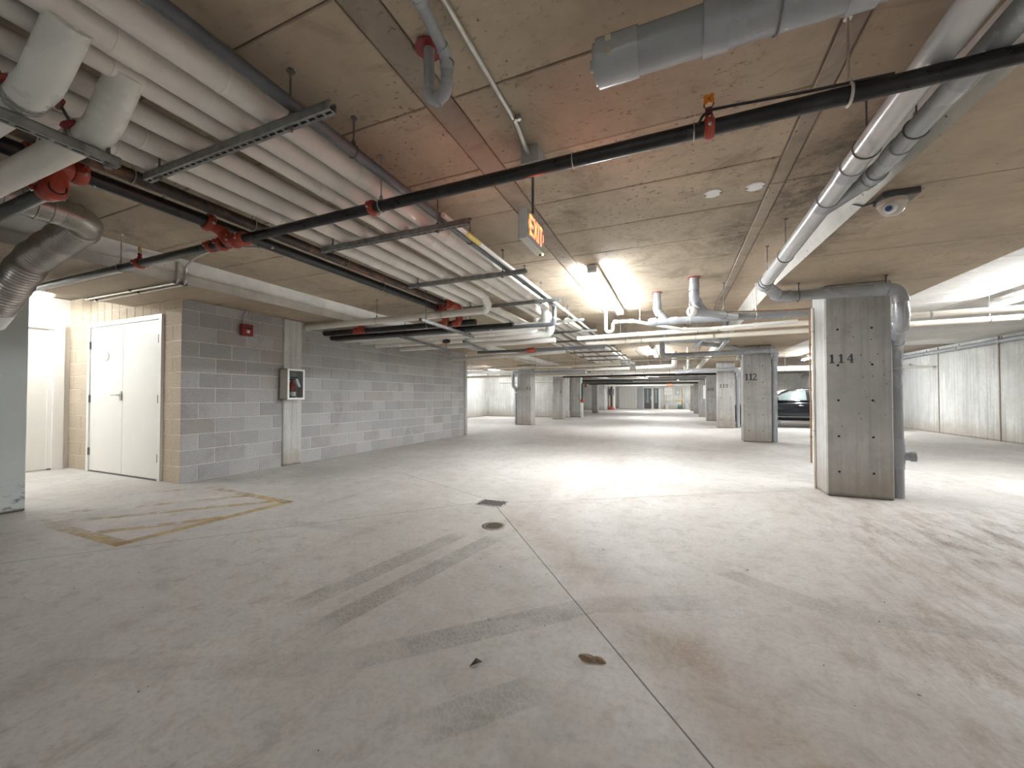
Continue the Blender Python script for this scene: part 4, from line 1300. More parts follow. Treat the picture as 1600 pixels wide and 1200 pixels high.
wd = insulated('stout white insulated pipe far down the corridor with an upturned end', [(-1.15, 13.0, 2.01), (-.02, 13.0, 2.04), (-.02, 13.0, 2.5)], .07, .1, False, [((-.8, 13, 2.02), (1, 0, 0)), ((-.4, 13, 2.03), (1, 0, 0))])
g7 = thing('drain_pipe', 'small white pipe with a J trap at pillar 110', 'pipe', (.5, 13.4, 2.1))
MB().tube(fillet([(.36, 13.0, 2.26), (.36, 13.0, 1.93), (.27, 13.0, 1.93), (.27, 13.0, 2.03)], .04)[0], .03, 10).obj('pipe_length', M['pvc_white'], g7)
MB().tube(fillet([(.36, 13.0, 2.25), (.36, 13.0, CEIL)], .04)[0], .03, 10).obj('riser', M['pvc_white'], g7)
for xx, yy, z, r, l, m_ in ((0, 22.5, 2.05, .05, 'dark far crossing pipe above the far standpipe', 'black_pipe'), (0, 23.5, 2.12, .07, 'white far crossing pipe below the distant ceiling', 'jacket'),
                            (0, 26.5, 1.98, .05, 'black far crossing pipe near the distant exit sign', 'black_pipe'), (0, 28.0, 2.12, .09, 'fat white far crossing pipe near the end wall', 'jacket'),
                            (0, 32.8, 2.02, .06, 'last pale crossing pipe before the end wall', 'pvc_white'), (0, 18.9, 2.10, .05, 'dark crossing pipe behind pillar 110', 'black_pipe')):
    o = tag(MB().tube([(-5.4, yy, z), (2.2, yy, z)], r, 10).obj('crossing_pipe', M[m_]), l, 'pipe')
    for xh in (-4, -1.5, .6):
        hanger(o, (xh, yy, z), r, (1, 0, 0))
# long grey pipe on the right wall
rw = tag(MB().tube([(7.36, -2, 2.475), (7.36, 29.5, 2.49)], .055, 14).obj('drain_pipe', M['pvc']), 'long pale grey pipe along the top of the right wall', 'pipe')
for k in range(16):
    y = 1.0 + 1.55 * k
    MB().tube(fillet([(7.36, y - .05, 2.49), (7.34, y - .06, 2.56), (7.36, y, 2.60), (7.40, y + .05, 2.55)], .03, 4)[0], .007, 6).ring((7.36, y, 2.477), (0, 1, 0), .058, .005, 14, 5).obj('hanger', M['rod'], rw)
o = tag(MB().tube([(7.30, 19.5, 2.33), (7.30, 29.5, 2.34)], .05, 12).obj('drain_pipe', M['pvc']), 'lower grey pipe along the right wall beyond the car', 'pipe')
for k in range(4):
    MB().box(7.3, 20 + 2.5 * k, 2.26, 7.46, 20.05 + 2.5 * k, 2.28).obj('bracket', M['galv'], o)

# left bay pipes
for yy, z, r, l, mt in ((15.5, 2.2, .06, 'fat white pipe crossing the left bay under its ceiling', 'jacket'), (16.6, 2.06, .05, 'cream pipe crossing the left bay below the fat white one', 'cream_pipe'), (12.6, 2.13, .045, 'cream pipe crossing the left bay past the block wall end', 'cream_pipe')):
    o = tag(MB().tube([(-10.1, yy, z), (-1.6, yy, z)], r, 12).obj('crossing_pipe', M[mt]), l, 'pipe')
    for xh in (-8.5, -4.4, -3):
        hanger(o, (xh, yy, z), r, (1, 0, 0))
o = tag(MB().tube(fillet([(-9.3, 20.34, 2.5), (-9.3, 20.34, 1.93), (-5.75, 20.34, 1.95), (-5.75, 20.34, 0.55)], .08)[0], .035, 10).obj('conduit', M['cream_pipe']), 'cream pipe bent along the left cross wall', 'pipe')
MB().box(-5.80, 20.28, 0.0, -5.68, 20.40, .55).obj('pipe_guard', M['black_plastic'], o)

# ------------------------------------------------------------------ near ceiling items
bp = thing('drain_pipe', 'large dark grey drain pipe with a cleanout plug high near the camera', 'pipe', (.3, 1.55, 2.43))
MB().tube([(-.262, 1.55, 2.435), (1.04, 1.55, 2.435)], .076, 22).obj('pipe_length', M['pvc'], bp)
for a, b, r in ((-.275, -.12, .083), (.10, .18, .084), (.52, .6, .084)):
    MB().tube([(a, 1.55, 2.435), (b, 1.55, 2.435)], r, 22).obj('collar', M['pvc_collar'], bp)
MB().lathe((-.275, 1.55, 2.435), (-1, 0, 0), [(0, .070), (.012, .070), (.014, .02), (.03, .02)], 18).obj('plug', M['pvc_collar'], bp)
MB().box(-.235, 1.468, 2.40, -.215, 1.475, 2.47).obj('pipe_label', plain('label_tan', (0.55, 0.52, 0.36), .6), bp)
hanger(bp, (.33, 1.55, 2.435), .078, (1, 0, 0))
pt = thing('drain_pipe', 'grey U-trap drain hanging from the ceiling by the near pipes', 'pipe', (-.93, 1.40, 2.45))
pvc_run(pt, [(-.976, 1.40, CEIL), (-.976, 1.40, 2.385), (-.888, 1.40, 2.385), (-.872, 1.38, 2.53), (-.85, 1.15, 2.56), (-.6, .3, 2.55)], .024, M['pvc'], .044, 7, 14)
MB().lathe((-.976, 1.40, CEIL - .014), (0, 0, 1), [(0, .062), (.014, .055)], 14).obj('fire_seal', M['red_dark'], pt)
MB().ring((-.874, 1.383, 2.51), (0, 0, 1), .028, .003, 14, 5).obj('clamp', M['rod'], pt)

cd = tag(MB().tube(fillet([(-.80, -1.6, 2.617), (-.80, 1.98, 2.617), (-.815, 2.19, 2.585)], .2)[0], .0125, 10).obj('conduit', M['emt']), 'thin metal conduit on the ceiling running to the exit sign box', 'conduit')
MB().ring((-.80, 1.93, 2.617), (0, 1, 0), .014, .003, 10, 5).box(-.785, 1.92, 2.60, -.755, 1.94, 2.63).obj('strap', M['bolt'], cd)
jb = tag(MB().cham(-.86, 2.19, 2.525, -.745, 2.30, CEIL, .004).obj('junction_box', M['grey_box'], smooth=False), 'square metal junction box on the ceiling above the exit sign', 'electrical box')
MB().box(-.862, 2.188, 2.518, -.743, 2.302, 2.526).obj('cover', M['lite_grey_box'], jb, False)
MB().lathe((-.765, 2.21, 2.518), (0, 0, -1), [(0, .007), (.004, .007)], 8).obj('screw', M['rod'], jb)

ex = thing('exit_sign', 'hanging grey exit sign with glowing red EXIT letters and arrows', 'exit sign', (-.797, 2.22, 2.11))
MB().cham(-.823, 2.065, 2.018, -.772, 2.375, 2.196, .004).obj('housing', M['lite_grey_box'], ex, False)
MB().box(-.771, 2.07, 2.023, -.769, 2.37, 2.191).box(-.826, 2.07, 2.023, -.824, 2.37, 2.191).obj('face_plate', M['grey_box'], ex, False)
MB().tube([(-.797, 2.235, 2.19), (-.797, 2.235, 2.53)], .0085, 8).lathe((-.797, 2.235, 2.19), (0, 0, 1), [(0, .03), (.012, .022), (.02, .012)], 12).obj('stem', M['rod'], ex)


def exit_letters(place):
    b = MB()
    H_, w = .118, .019
    z0 = .028
    xs = [.045, .115, .185, .205]
    x = .042
    b.stroke([(x + w / 2, z0), (x + w / 2, z0 + H_)], w, place)
    for q in (w / 2, H_ / 2, H_ - w / 2):
        b.stroke([(x, z0 + q), (x + .056, z0 + q)], w, place)
    x = .107
    b.stroke([(x + .006, z0), (x + .058, z0 + H_)], w, place)
    b.stroke([(x + .006, z0 + H_), (x + .058, z0)], w, place)
    x = .180
    b.stroke([(x + w / 2, z0), (x + w / 2, z0 + H_)], w, place)
    x = .208
    b.stroke([(x, z0 + H_ - w / 2), (x + .058, z0 + H_ - w / 2)], w, place)
    b.stroke([(x + .029, z0), (x + .029, z0 + H_)], w, place)
    b.stroke([(.034, z0 + .085), (.020, z0 + .06), (.034, z0 + .035)], .009, place)
    b.stroke([(.276, z0 + .085), (.290, z0 + .06), (.276, z0 + .035)], .009, place)
    return b


exit_letters(lambda a, b, d: (-.769 + d, 2.067 + a, 2.022 + b)).obj('letters', M['exit_glow'], ex, False)
exit_letters(lambda a, b, d: (-.826 - d, 2.373 - a, 2.022 + b)).obj('letters', M['exit_glow'], ex, False)
MB().lathe((-.79, 2.355, 2.018), (0, 0, -1), [(0, .008), (.006, .008)], 10).obj('test_button', M['dark'], ex)
MB().lathe((-.775, 2.36, 2.018), (0, 0, -1), [(0, .006), (.005, .005)], 10).obj('pilot_lamp', M['led'], ex)
for s in (-1, 1):
    l_ = bpy.data.lights.new('sign_lamp', 'AREA')
    l_.shape = 'RECTANGLE'
    l_.size, l_.size_y = .13, .26
    l_.energy = 0.22
    l_.color = (1.0, .13, .03)
    lo = bpy.data.objects.new('sign_lamp', l_)
    COL.objects.link(lo)
    lo.parent = ex
    lo.location = (.034 * s, 0, 0)
    lo.rotation_euler = (0, -s * PI / 2, 0)

for xx, yy, l in ((.268, 3.235, 'white round ceiling cover plate, the one nearer the exit sign'), (.541, 3.244, 'white round ceiling cover plate, the one nearer the grey drain pipe')):
    o = tag(MB().lathe((xx, yy, CEIL - .012), (0, 0, 1), [(0, .056), (.004, .060), (.013, .060)], 28).obj('ceiling_cover', M['white_enamel']), l, 'cover plate', 'round ceiling cover plates')
    for s in (-1, 1):
        MB().box(xx + s * .052 - .008, yy - .006, CEIL - .016, xx + s * .052 + .008, yy + .006, CEIL - .006).obj('clip', M['rod'], o)

cm = thing('security_camera', 'dome security camera under the right beam beside the drain pipes', 'camera', (1.23, 3.15, SOFFIT))
MB().cham(1.185, 3.07, SOFFIT - .04, 1.365, 3.21, SOFFIT, .006).obj('mount_box', M['panel_dark'], cm, False)
MB().lathe((1.255, 3.14, SOFFIT - .04), (0, 0, -1), [(0, .074), (.025, .074), (.03, .068), (.05, .062), (.075, .048), (.092, .028), (.098, .0)], 22).obj('dome', M['dome'], cm)
MB().lathe((1.232, 3.10, SOFFIT - .095), (-.55, -.75, -.35), [(0, .034), (.02, .034), (.035, .026), (.04, .026)], 16).obj('camera_eye', M['white_enamel'], cm)
MB().lathe((1.209, 3.068, SOFFIT - .110), (-.55, -.75, -.35), [(0, .017), (.008, .015)], 14).obj('lens', plain('lens_blue', (.05, .10, .25), .1), cm)
MB().tube(fillet([(1.19, 3.16, SOFFIT - .02), (1.14, 3.22, SOFFIT - .015), (1.12, 3.32, SOFFIT + .05)], .03)[0], .005, 6).obj('lead', M['black_plastic'], cm)

# spiral duct and flexible hose at upper left
du = thing('air_duct', 'silver round duct with a flexible hose at the left beam', 'duct', (-4.17, 1.2, 2.42))
b = MB()
prof = []
t_ = 0.0
while t_ < 1.25:
    prof += [(t_, .098), (t_ + .045, .098), (t_ + .048, .103), (t_ + .056, .103), (t_ + .059, .098)]
    t_ += .075 if t_ > .7 else .12
b.lathe((-4.17, .15, 2.47), (0, 1, 0), prof, 24)
b.obj('duct_pipe', M['duct'], du)
el, _ = fillet([(-4.17, 1.36, 2.47), (-4.17, 1.50, 2.45), (-4.34, 1.50, 2.40)], .1, 8)
MB().tube(el, .101, 24).obj('elbow', M['duct'], du)
hp, _ = fillet([(-4.24, 1.49, 2.43), (-4.55, 1.46, 2.345), (-4.85, 1.42, 2.24), (-5.05, 1.38, 2.06), (-5.30, 1.34, 1.84)], .25, 8)
L = [0]
for a, c in zip(hp[:-1], hp[1:]):
    L.append(L[-1] + (c - a).length)
pts, rs = [], []
N = 88
for i in range(N + 1):
    s = L[-1] * i / N
    k = max(j for j in range(len(L)) if L[j] <= s + 1e-9)
    k = min(k, len(hp) - 2)
    f = (s - L[k]) / max(L[k + 1] - L[k], 1e-6)
    pts.append(hp[k].lerp(hp[k + 1], f))
    rs.append(.112 + (.006 if i % 2 else -.003) + .004 * math.sin(i * .5))
MB().tube(pts, rs, 22).obj('flexible_hose', M['duct'], du)
MB().tube([(-5.28, 1.345, 1.86), (-5.40, 1.325, 1.76)], .118, 22).obj('hose_collar', M['white_enamel'], du)
MB().tube([(-5.38, 1.33, 1.78), (-5.87, 1.25, 1.70)], .10, 20).obj('spigot', M['duct'], du)

# conduits dropping over the left beam
for k, (xx, yy) in enumerate(((-5.0 + .016, 2.50), (-5.0 + .016, 2.57))):
    l = ('thin conduit bent over the left beam edge, nearer one', 'thin conduit bent over the left beam edge, the one running on to the strut')[k]
    if k == 0:
        pts = [(-5.02 + .036, yy, 2.58), (-4.984, yy, 2.352), (-6.93, yy - .02, 2.352)]
    else:
        pts = [(-3.2, 2.30, 2.40), (-3.6, 2.10, 2.40), (-4.75, 2.53, 2.60), (-4.984, yy, 2.56), (-4.984, yy, 2.352), (-6.93, yy, 2.352)]
    o = tag(MB().tube(fillet(pts, .06, 6)[0], .0115, 8).obj('conduit', M['emt']), l, 'conduit', 'conduits over the left beam')
    for q in (-5.02, -5.9, -6.88):
        MB().box(q - .01, yy - .03, 2.345, q + .01, yy + .03, 2.371).ring((q, yy, 2.352), (1, 0, 0), .014, .004, 10, 5).obj('strap', M['rod'], o)

# fire alarm and extinguisher cabinet on the block wall
fa = thing('fire_alarm', 'red fire alarm strobe high on the grey block wall', 'fire alarm', (-5.80, 3.755, 2.085))
xw = -5.818
MB().cham(xw, 3.675, 2.0, xw + .075, 3.835, 2.165, .008).obj('body', M['red_dark'], fa, False)
MB().lathe((xw + .075, 3.755, 2.06), (1, 0, 0), [(0, .03), (.01, .026), (.018, .008)], 4).obj('strobe', M['white_enamel'], fa)
MB().box(xw + .075, 3.70, 2.10, xw + .079, 3.81, 2.115).obj('grille', M['dark'], fa, False)
MB().tube(fillet([(xw + .02, 3.72, 2.16), (xw + .02, 3.73, 2.28), (xw + .03, 3.77, SOFFIT)], .04)[0], .009, 8).obj('conduit', M['emt'], fa)

fc = thing('extinguisher_cabinet', 'beige fire extinguisher cabinet with glass door on the concrete pilaster', 'cabinet', (-5.68, 4.47, 1.3))
X0, X1, YA, YB, ZA, ZB = -5.79, -5.615, 4.285, 4.59, 1.065, 1.555
MB().box(X0, YA, ZA, X1, YA + .01, ZB).box(X0, YB - .01, ZA, X1, YB, ZB).box(X0, YA, ZA, X1, YB, ZA + .01).box(X0, YA, ZB - .01, X1, YB, ZB).box(X0, YA, ZA, X0 + .01, YB, ZB).obj('body', M['beige_box'], fc, False)
fr = MB()
for a in ((YA, ZA, YA + .03, ZB), (YB - .03, ZA, YB, ZB), (YA + .03, ZA, YB - .03, ZA + .03), (YA + .03, ZB - .03, YB - .03, ZB)):
    fr.box(X1, a[0], a[1], X1 + .012, a[2], a[3])
dr_ = fr.obj('door_frame', M['white_enamel'], fc, False)
MB().box(X1 + .003, YA + .03, ZA + .03, X1 + .006, YB - .03, ZB - .03).obj('glass_pane', M['glass'], fc, False)
e = thing('fire_extinguisher', 'red fire extinguisher with paper tag inside the glass cabinet', 'extinguisher', (-5.70, 4.46, 1.08))
MB().lathe((-5.70, 4.44, 1.077), (0, 0, 1), [(0, .048), (.01, .052), (.22, .052), (.26, .035), (.285, .016), (.31, .016)], 18).obj('cylinder', M['red'], e)
MB().lathe((-5.70, 4.44, 1.12), (0, 0, 1), [(0, .0525), (.07, .0525)], 18).obj('label_band', M['paper'], e)
MB().box(-5.71, 4.40, 1.385, -5.69, 4.52, 1.40).box(-5.71, 4.41, 1.415, -5.69, 4.52, 1.43).obj('handle', M['black_plastic'], e)
MB().add([(-5.645, 4.45, 1.40), (-5.645, 4.50, 1.40), (-5.64, 4.545, 1.27), (-5.64, 4.495, 1.27), (-5.642, 4.45, 1.40), (-5.642, 4.50, 1.40), (-5.637, 4.545, 1.27), (-5.637, 4.495, 1.27)],
         [(0, 1, 2, 3), (4, 7, 6, 5), (0, 4, 5, 1), (1, 5, 6, 2), (2, 6, 7, 3), (3, 7, 4, 0)]).obj('paper_tag', M['paper'], e, False)

# ------------------------------------------------------------------ floor items
gr = thing('floor_drain', 'square iron drain grate set in the floor where the joints meet', 'drain', (-1.765, 3.69, 0))
cx, cy, a = -1.765, 3.695, math.radians(1)


def rect(b, x0, y0, x1, y1, z0, z1):
    b.box(cx + x0, cy + y0, z0, cx + x1, cy + y1, z1)


b = MB()
q = .115
rect(b, -.15, -.11, .15, -.092, 0.0, .006)
rect(b, -.15, .092, .15, .11, 0.0, .006)
rect(b, -.15, -.092, -.132, .092, 0.0, .006)
rect(b, .132, -.092, .15, .092, 0.0, .006)
b.obj('rim', M['bolt'], gr, False)
b = MB()
rect(b, -.132, -.092, .132, .092, 0.0002, .0012)
b.obj('sump_shade', M['dark'], gr, False)  # thin dark sheet painted for the shade below the grate bars
for i in range(11):
    b = MB()
    xx = -.132 + .264 * i / 10
    rect(b, xx - .005, -.092, xx + .005, .092, .001, .0055)
    b.obj('grate_bar', M['grate'], gr, False)
for i in range(1, 6):
    b = MB()
    yy = -.092 + .184 * i / 6
    rect(b, -.132, yy - .004, .132, yy + .004, .001, .005)
    b.obj('cross_bar', M['grate'], gr, False)
co = thing('floor_cleanout', 'round open cleanout ring in the floor in front of the drain grate', 'cleanout', (-1.445, 3.05, 0))
MB().lathe((-1.445, 3.05, 0), (0, 0, 1), [(0, .105), (.004, .100), (.005, .078), (.0012, .074)], 28).obj('ring', M['grate'], co)
MB().lathe((-1.44, 3.05, .001), (0, 0, 1), [(0, .074), (.0012, .074)], 28).obj('recess_shade', plain('recess_dark', (.10, .085, .055), .9, 0, .3, 60, .2, .5), co)  # flat disc, the shade of the open recess is in its colour
b = MB()
for (px, py, rx, ry, h) in ((-.345, 1.665, .040, .018, .016), (-.305, 1.672, .032, .016, .013), (-.372, 1.672, .018, .012, .009)):
    n_ = 14
    b.add([(px + rx * math.cos(2 * PI * k / n_) * (1 + .12 * math.sin(3 * k)), py + ry * math.sin(2 * PI * k / n_), 0) for k in range(n_)] +
          [(px + .6 * rx * math.cos(2 * PI * k / n_), py + .6 * ry * math.sin(2 * PI * k / n_), h) for k in range(n_)] + [(px, py, h * 1.1)],
          [(k, (k + 1) % n_, n_ + (k + 1) % n_, n_ + k) for k in range(n_)] + [(n_ + k, n_ + (k + 1) % n_, 2 * n_) for k in range(n_)])
tag(b.obj('mud_clod', M['mud']), 'brown dried mud clod on the bare floor', 'mud')
lf = MB().add([(-.79, 1.43, .001), (-.765, 1.445, .012), (-.75, 1.475, .004), (-.775, 1.465, .02)], [(0, 1, 3), (1, 2, 3), (0, 3, 2), (0, 2, 1)])
tag(lf.obj('leaf_scrap', M['debris'], smooth=False), 'small dark leaf scrap on the wet tyre track', 'litter')
b = MB()
for k in range(150):
    px, py = random.uniform(-3.5, 4.5), random.uniform(.8, 6)
    s = random.uniform(.0015, .0045)
    b.add([(px - s, py, 0), (px + s * .5, py + s, 0), (px + s * .5, py - s, 0), (px, py, s * 1.2)], [(0, 1, 3), (1, 2, 3), (2, 0, 3), (0, 2, 1)])
o = b.obj('grit', M['debris'], smooth=False)
o['kind'] = 'stuff'
o['label'] = 'scattered dark grit on the floor'
o['category'] = 'grit'
# yellow hatched bay
hm = thing('floor_marking', 'worn yellow hatched no-parking marking on the floor by the double door', 'floor marking', (-4.6, 2.3, 0))


def stripe(p, q_, w, nm):
    p, q_ = Vector((*p, 0)), Vector((*q_, 0))
    d = (q_ - p).normalized()
    nn = Vector((-d.y, d.x, 0)) * w / 2
    vs = [p + nn, p - nn, q_ - nn, q_ + nn]
    MB().add([(v.x, v.y, .0012) for v in vs] + [(v.x, v.y, .0004) for v in vs], [(0, 1, 2, 3), (4, 7, 6, 5), (0, 4, 5, 1), (1, 5, 6, 2), (2, 6, 7, 3), (3, 7, 4, 0)]).obj(nm, M['hatch'], hm, False)


stripe((-5.34, 3.0), (-3.74, 2.90), .10, 'border_line')
stripe((-3.77, 2.94), (-3.87, 1.56), .10, 'border_line')
stripe((-3.82, 1.60), (-5.40, 1.60), .10, 'border_line')
for p, q_ in (((-5.79, 2.30), (-5.34, 2.97)), ((-5.46, 1.72), (-4.42, 2.92)), ((-5.05, 1.64), (-3.94, 2.86)), ((-4.38, 1.64), (-3.84, 2.30))):
    stripe(p, q_, .10, 'hatch_line')

# ------------------------------------------------------------------ parked car (nose towards the corridor)
car = thing('car', 'dark grey saloon car parked in the right bay behind pillar 112', 'car', (4.0, 17.56, 0))
YC, HW = 17.56, .90          # centre line and half width
XF = 1.67                    # nose


def section(x, zs_, ys_):
    return [(XF + x, YC + s * y, z) for s, seq in ((-1, list(zip(ys_, zs_))), (1, list(zip(ys_, zs_))[::-1])) for y, z in seq]


stations = [  # x, sill z, widths along the side from sill to shoulder to deck, deck z
    (0.00, .32, (.55, .62, .60, .40), (.32, .48, .60, .64)),
    (0.12, .24, (.74, .80, .76, .50), (.24, .48, .66, .71)),
    (0.50, .20, (.84, .88, .82, .56), (.20, .50, .76, .81)),
    (1.00, .20, (.86, .895, .85, .60), (.20, .52, .84, .89)),
    (1.35, .20, (.86, .90, .86, .64), (.20, .54, .90, .94)),
    (1.80, .20, (.865, .90, .865, .66), (.20, .55, .92, .95)),
    (2.60, .20, (.865, .90, .87, .68), (.20, .56, .94, .96)),
    (3.40, .20, (.865, .90, .87, .68), (.20, .57, .96, .98)),
    (4.00, .20, (.86, .895, .86, .64), (.20, .58, .98, 1.0)),
    (4.45, .24, (.82, .86, .82, .60), (.26, .58, .96, 1.0)),
    (4.66, .32, (.70, .76, .74, .52), (.34, .56, .84, .92)),
]
vs, fs = [], []
K = 8
for x, sill, wy, wz in stations:
    vs += section(x, wz, wy)
for i in range(len(stations) - 1):
    for k in range(K):
        l = (k + 1) % K
        fs.append((i * K + k, i * K + l, (i + 1) * K + l, (i + 1) * K + k))
fs += [tuple(range(K)), tuple(range((len(stations) - 1) * K, len(stations) * K))]
b = MB()
b.add(vs, fs)
body = b.obj('body', M['carpaint'], car)
sub = body.modifiers.new('round', 'SUBSURF')
sub.levels = sub.render_levels = 2
# greenhouse: x, z, half width
top = [(1.28, .935, .70), (1.75, 1.20, .645), (2.15, 1.375, .60), (2.60, 1.425, .585), (3.10, 1.415, .58), (3.60, 1.33, .575), (4.05, 1.14, .60), (4.35, 1.0, .62)]
vs, fs = [], []
for x, z, w in top:
    zb = .94 + .02 * (x - 1.3)
    wb = .80 if 1.4 < x < 4.2 else .74
    vs += [(XF + x, YC - wb, min(zb, z)), (XF + x, YC - (w + .02), z - .035), (XF + x, YC - w * .75, z), (XF + x, YC + w * .75, z), (XF + x, YC + (w + .02), z - .035), (XF + x, YC + wb, min(zb, z))]
K = 6
for i in range(len(top) - 1):
    for k in range(K - 1):
        fs.append((i * K + k, i * K + k + 1, (i + 1) * K + k + 1, (i + 1) * K + k))
b = MB()
b.add(vs, fs)
rf = b.obj('roof', M['carpaint'], car)
# side windows lie just outside the greenhouse shell
def side_y(z):
    return .80 - (z - .95) * (.80 - .605) / (1.38 - .95)
def win(pts, nm, mat, s, dpt=.012):
    o = MB()
    vo = [(XF + x, YC + s * (side_y(z) + dpt), z) for x, z in pts]
    vi = [(XF + x, YC + s * (side_y(z) - .004), z) for x, z in pts]
    n_ = len(pts)
    o.add(vo + vi, [tuple(range(n_)), tuple(range(n_, 2 * n_))[::-1]] + [(k, (k + 1) % n_, n_ + (k + 1) % n_, n_ + k) for k in range(n_)])
    return o.obj(nm, mat, car, False)
for s in (-1, 1):
    win([(1.50, .985), (2.62, .995), (2.62, 1.335), (2.16, 1.31), (1.86, 1.185)], 'window', M['carglass'], s)
    win([(2.72, .995), (3.52, 1.02), (3.62, 1.10), (3.45, 1.27), (3.15, 1.335), (2.72, 1.335)], 'window', M['carglass'], s)
    o = MB().tube(fillet([(XF + 1.44, YC + s * .815, .968), (XF + 1.86, YC + s * (side_y(1.2) + .012), 1.205), (XF + 2.2, YC + s * (side_y(1.34) + .012), 1.345), (XF + 2.7, YC + s * (side_y(1.36) + .012), 1.365), (XF + 3.2, YC + s * (side_y(1.36) + .01), 1.36), (XF + 3.7, YC + s * (side_y(1.1) + .01), 1.11)], .2, 5)[0], .011, 6)
    o.obj('window_trim', M['chrome'], car)
    MB().tube([(XF + 1.42, YC + s * .905, .40), (XF + 3.55, YC + s * .908, .40)], .012, 6).obj('side_moulding', M['chrome'], car)
    for hx in (2.42, 3.36):
        MB().tube(fillet([(XF + hx - .08, YC + s * .885, .80), (XF + hx - .06, YC + s * .925, .80), (XF + hx + .07, YC + s * .925, .80), (XF + hx + .09, YC + s * .885, .80)], .02, 3)[0], .013, 6).obj('door_handle', M['chrome'], car)
    for dx in (1.40, 2.67, 3.60):
        MB().tube([(XF + dx, YC + s * .872, .93), (XF + dx + .01, YC + s * .903, .60), (XF + dx, YC + s * .885, .28)], .0045, 5).obj('door_seam', M['dark'], car)
    MB().lathe((XF + 1.68, YC + s * .97, 1.02), (1, 0, .1), [(-.06, .02), (-.045, .06), (0, .075), (.04, .07), (.05, .05)], 14).tube([(XF + 1.66, YC + s * .83, .97), (XF + 1.68, YC + s * .95, 1.0)], .018, 6).obj('wing_mirror', M['carpaint'], car)
    MB().prism([(XF + .06, .56), (XF + .42, .66), (XF + .46, .74), (XF + .14, .66)], YC + s * .74, YC + s * .84, 'y').obj('headlight', M['glass'], car, False)
    MB().prism([(XF + 4.40, .70), (XF + 4.62, .70), (XF + 4.60, .86), (XF + 4.40, .90)], YC + s * .72, YC + s * .85, 'y').obj('tail_light', M['red'], car, False)
    for wx in (.88, 3.70):
        c = (XF + wx, YC + s * .80, .32)
        w_ = MB().lathe(c, (0, s, 0), [(-.11, .25), (-.10, .31), (-.08, .325), (.08, .325), (.10, .31), (.11, .25), (.09, .22), (.06, .22)], 28).obj('wheel', M['rubber'], car)
        MB().lathe((c[0], c[1] + s * .06, c[2]), (0, s, 0), [(0, .22), (.03, .215), (.03, .17), (.045, .05), (.05, .03)], 20).obj('rim', M['rim'], w_)
        MB().lathe((c[0], YC + s * .87, .33), (0, s, 0), [(0, .355), (.034, .355)], 28).obj('wheel_arch', M['dark'], car)
# windscreen
ws = MB().add([(XF + 1.30, YC - .66, .955), (XF + 1.30, YC + .66, .955), (XF + 2.13, YC + .50, 1.385), (XF + 2.13, YC - .50, 1.385)], [(0, 1, 2, 3)])
ws.add([(XF + 1.30, YC - .66, .945), (XF + 1.30, YC + .66, .945), (XF + 2.13, YC + .50, 1.375), (XF + 2.13, YC - .50, 1.375)], [(3, 2, 1, 0)])
ws.obj('windscreen', M['carglass'], car, False)
MB().box(XF + .02, YC - .35, .38, XF + .06, YC + .35, .54).obj('grille', M['dark'], car, False)

# ------------------------------------------------------------------ far end: doors, panels, standpipes
fd = bpy.data.objects.new('door_3', None)
fd.location = (-2.1, 38.5, 0)
COL.objects.link(fd)
struct(fd, 'dark glazed double door in the far end wall')
MB().box(-2.80, 38.42, 0, -2.70, 38.5, 2.0).box(-2.05, 38.42, 0, -1.86, 38.5, 2.0).box(-1.43, 38.42, 0, -1.28, 38.5, 2.0).box(-2.80, 38.42, 1.9, -1.28, 38.5, 2.05).obj('door_frame', M['lite_grey_box'], fd, False)
for a, b_ in ((-2.70, -2.05), (-1.86, -1.43)):
    MB().box(a, 38.46, .02, b_, 38.5, 1.9).obj('door_leaf', M['panel_dark'], fd, False)
    MB().box(a + .06, 38.45, .55, b_ - .06, 38.462, 1.82).obj('glass_pane', M['carglass'], fd, False)
    MB().box((a + b_) / 2 - .02, 38.44, .55, (a + b_) / 2 + .02, 38.462, 1.82).obj('mullion', M['lite_grey_box'], fd, False)
MB().tube([(-2.08, 38.40, .85), (-2.08, 38.40, 1.15)], .03, 8).obj('handle', M['bolt'], fd)
o = tag(MB().cham(-5.0, 38.40, 0, -3.30, 38.5, 2.02, .01).obj('metal_panel', M['lite_grey_box'], smooth=False), 'wide pale metal panel on the end wall, left of the glass doors', 'panel')
for k in range(6):
    MB().box(-4.95 + .28 * k, 38.39, .05, -4.94 + .28 * k, 38.402, 1.98).obj('panel_rib', M['grey_box'], o, False)
tag(MB().cham(-3.25, 38.42, 0, -2.85, 38.5, 1.9, .01).obj('metal_panel', M['grey_box'], smooth=False), 'narrow grey metal panel between the pale panel and the glass doors', 'panel')
o = tag(MB().cham(-.95, 38.38, 1.25, -.25, 38.5, 1.95, .02).obj('electrical_box', M['lite_grey_box'], smooth=False), 'light grey electrical box on the end wall right of the doors', 'electrical box')
MB().box(-.9, 38.37, 1.58, -.3, 38.385, 1.6).obj('box_seam', M['rod'], o, False)
o = tag(MB().cham(.0, 38.36, 1.3, .4, 38.5, 1.9, .02).obj('electrical_box', M['grey_box'], smooth=False), 'darker grey meter box beside the light electrical box', 'electrical box')
MB().lathe((.2, 38.36, 1.5), (0, -1, 0), [(0, .1), (.04, .09), (.05, .06)], 14).obj('meter_dial', M['lite_grey_box'], o)
mp = thing('pipe_manifold', 'cream and brass pipe manifold on the far end wall', 'pipes', (.0, 38.4, .9))
MB().tube(fillet([(-.9, 38.42, .78), (-.3, 38.42, .78), (-.3, 38.42, 1.19)], .05)[0], .035, 8).obj('white_pipe', M['pvc_white'], mp)
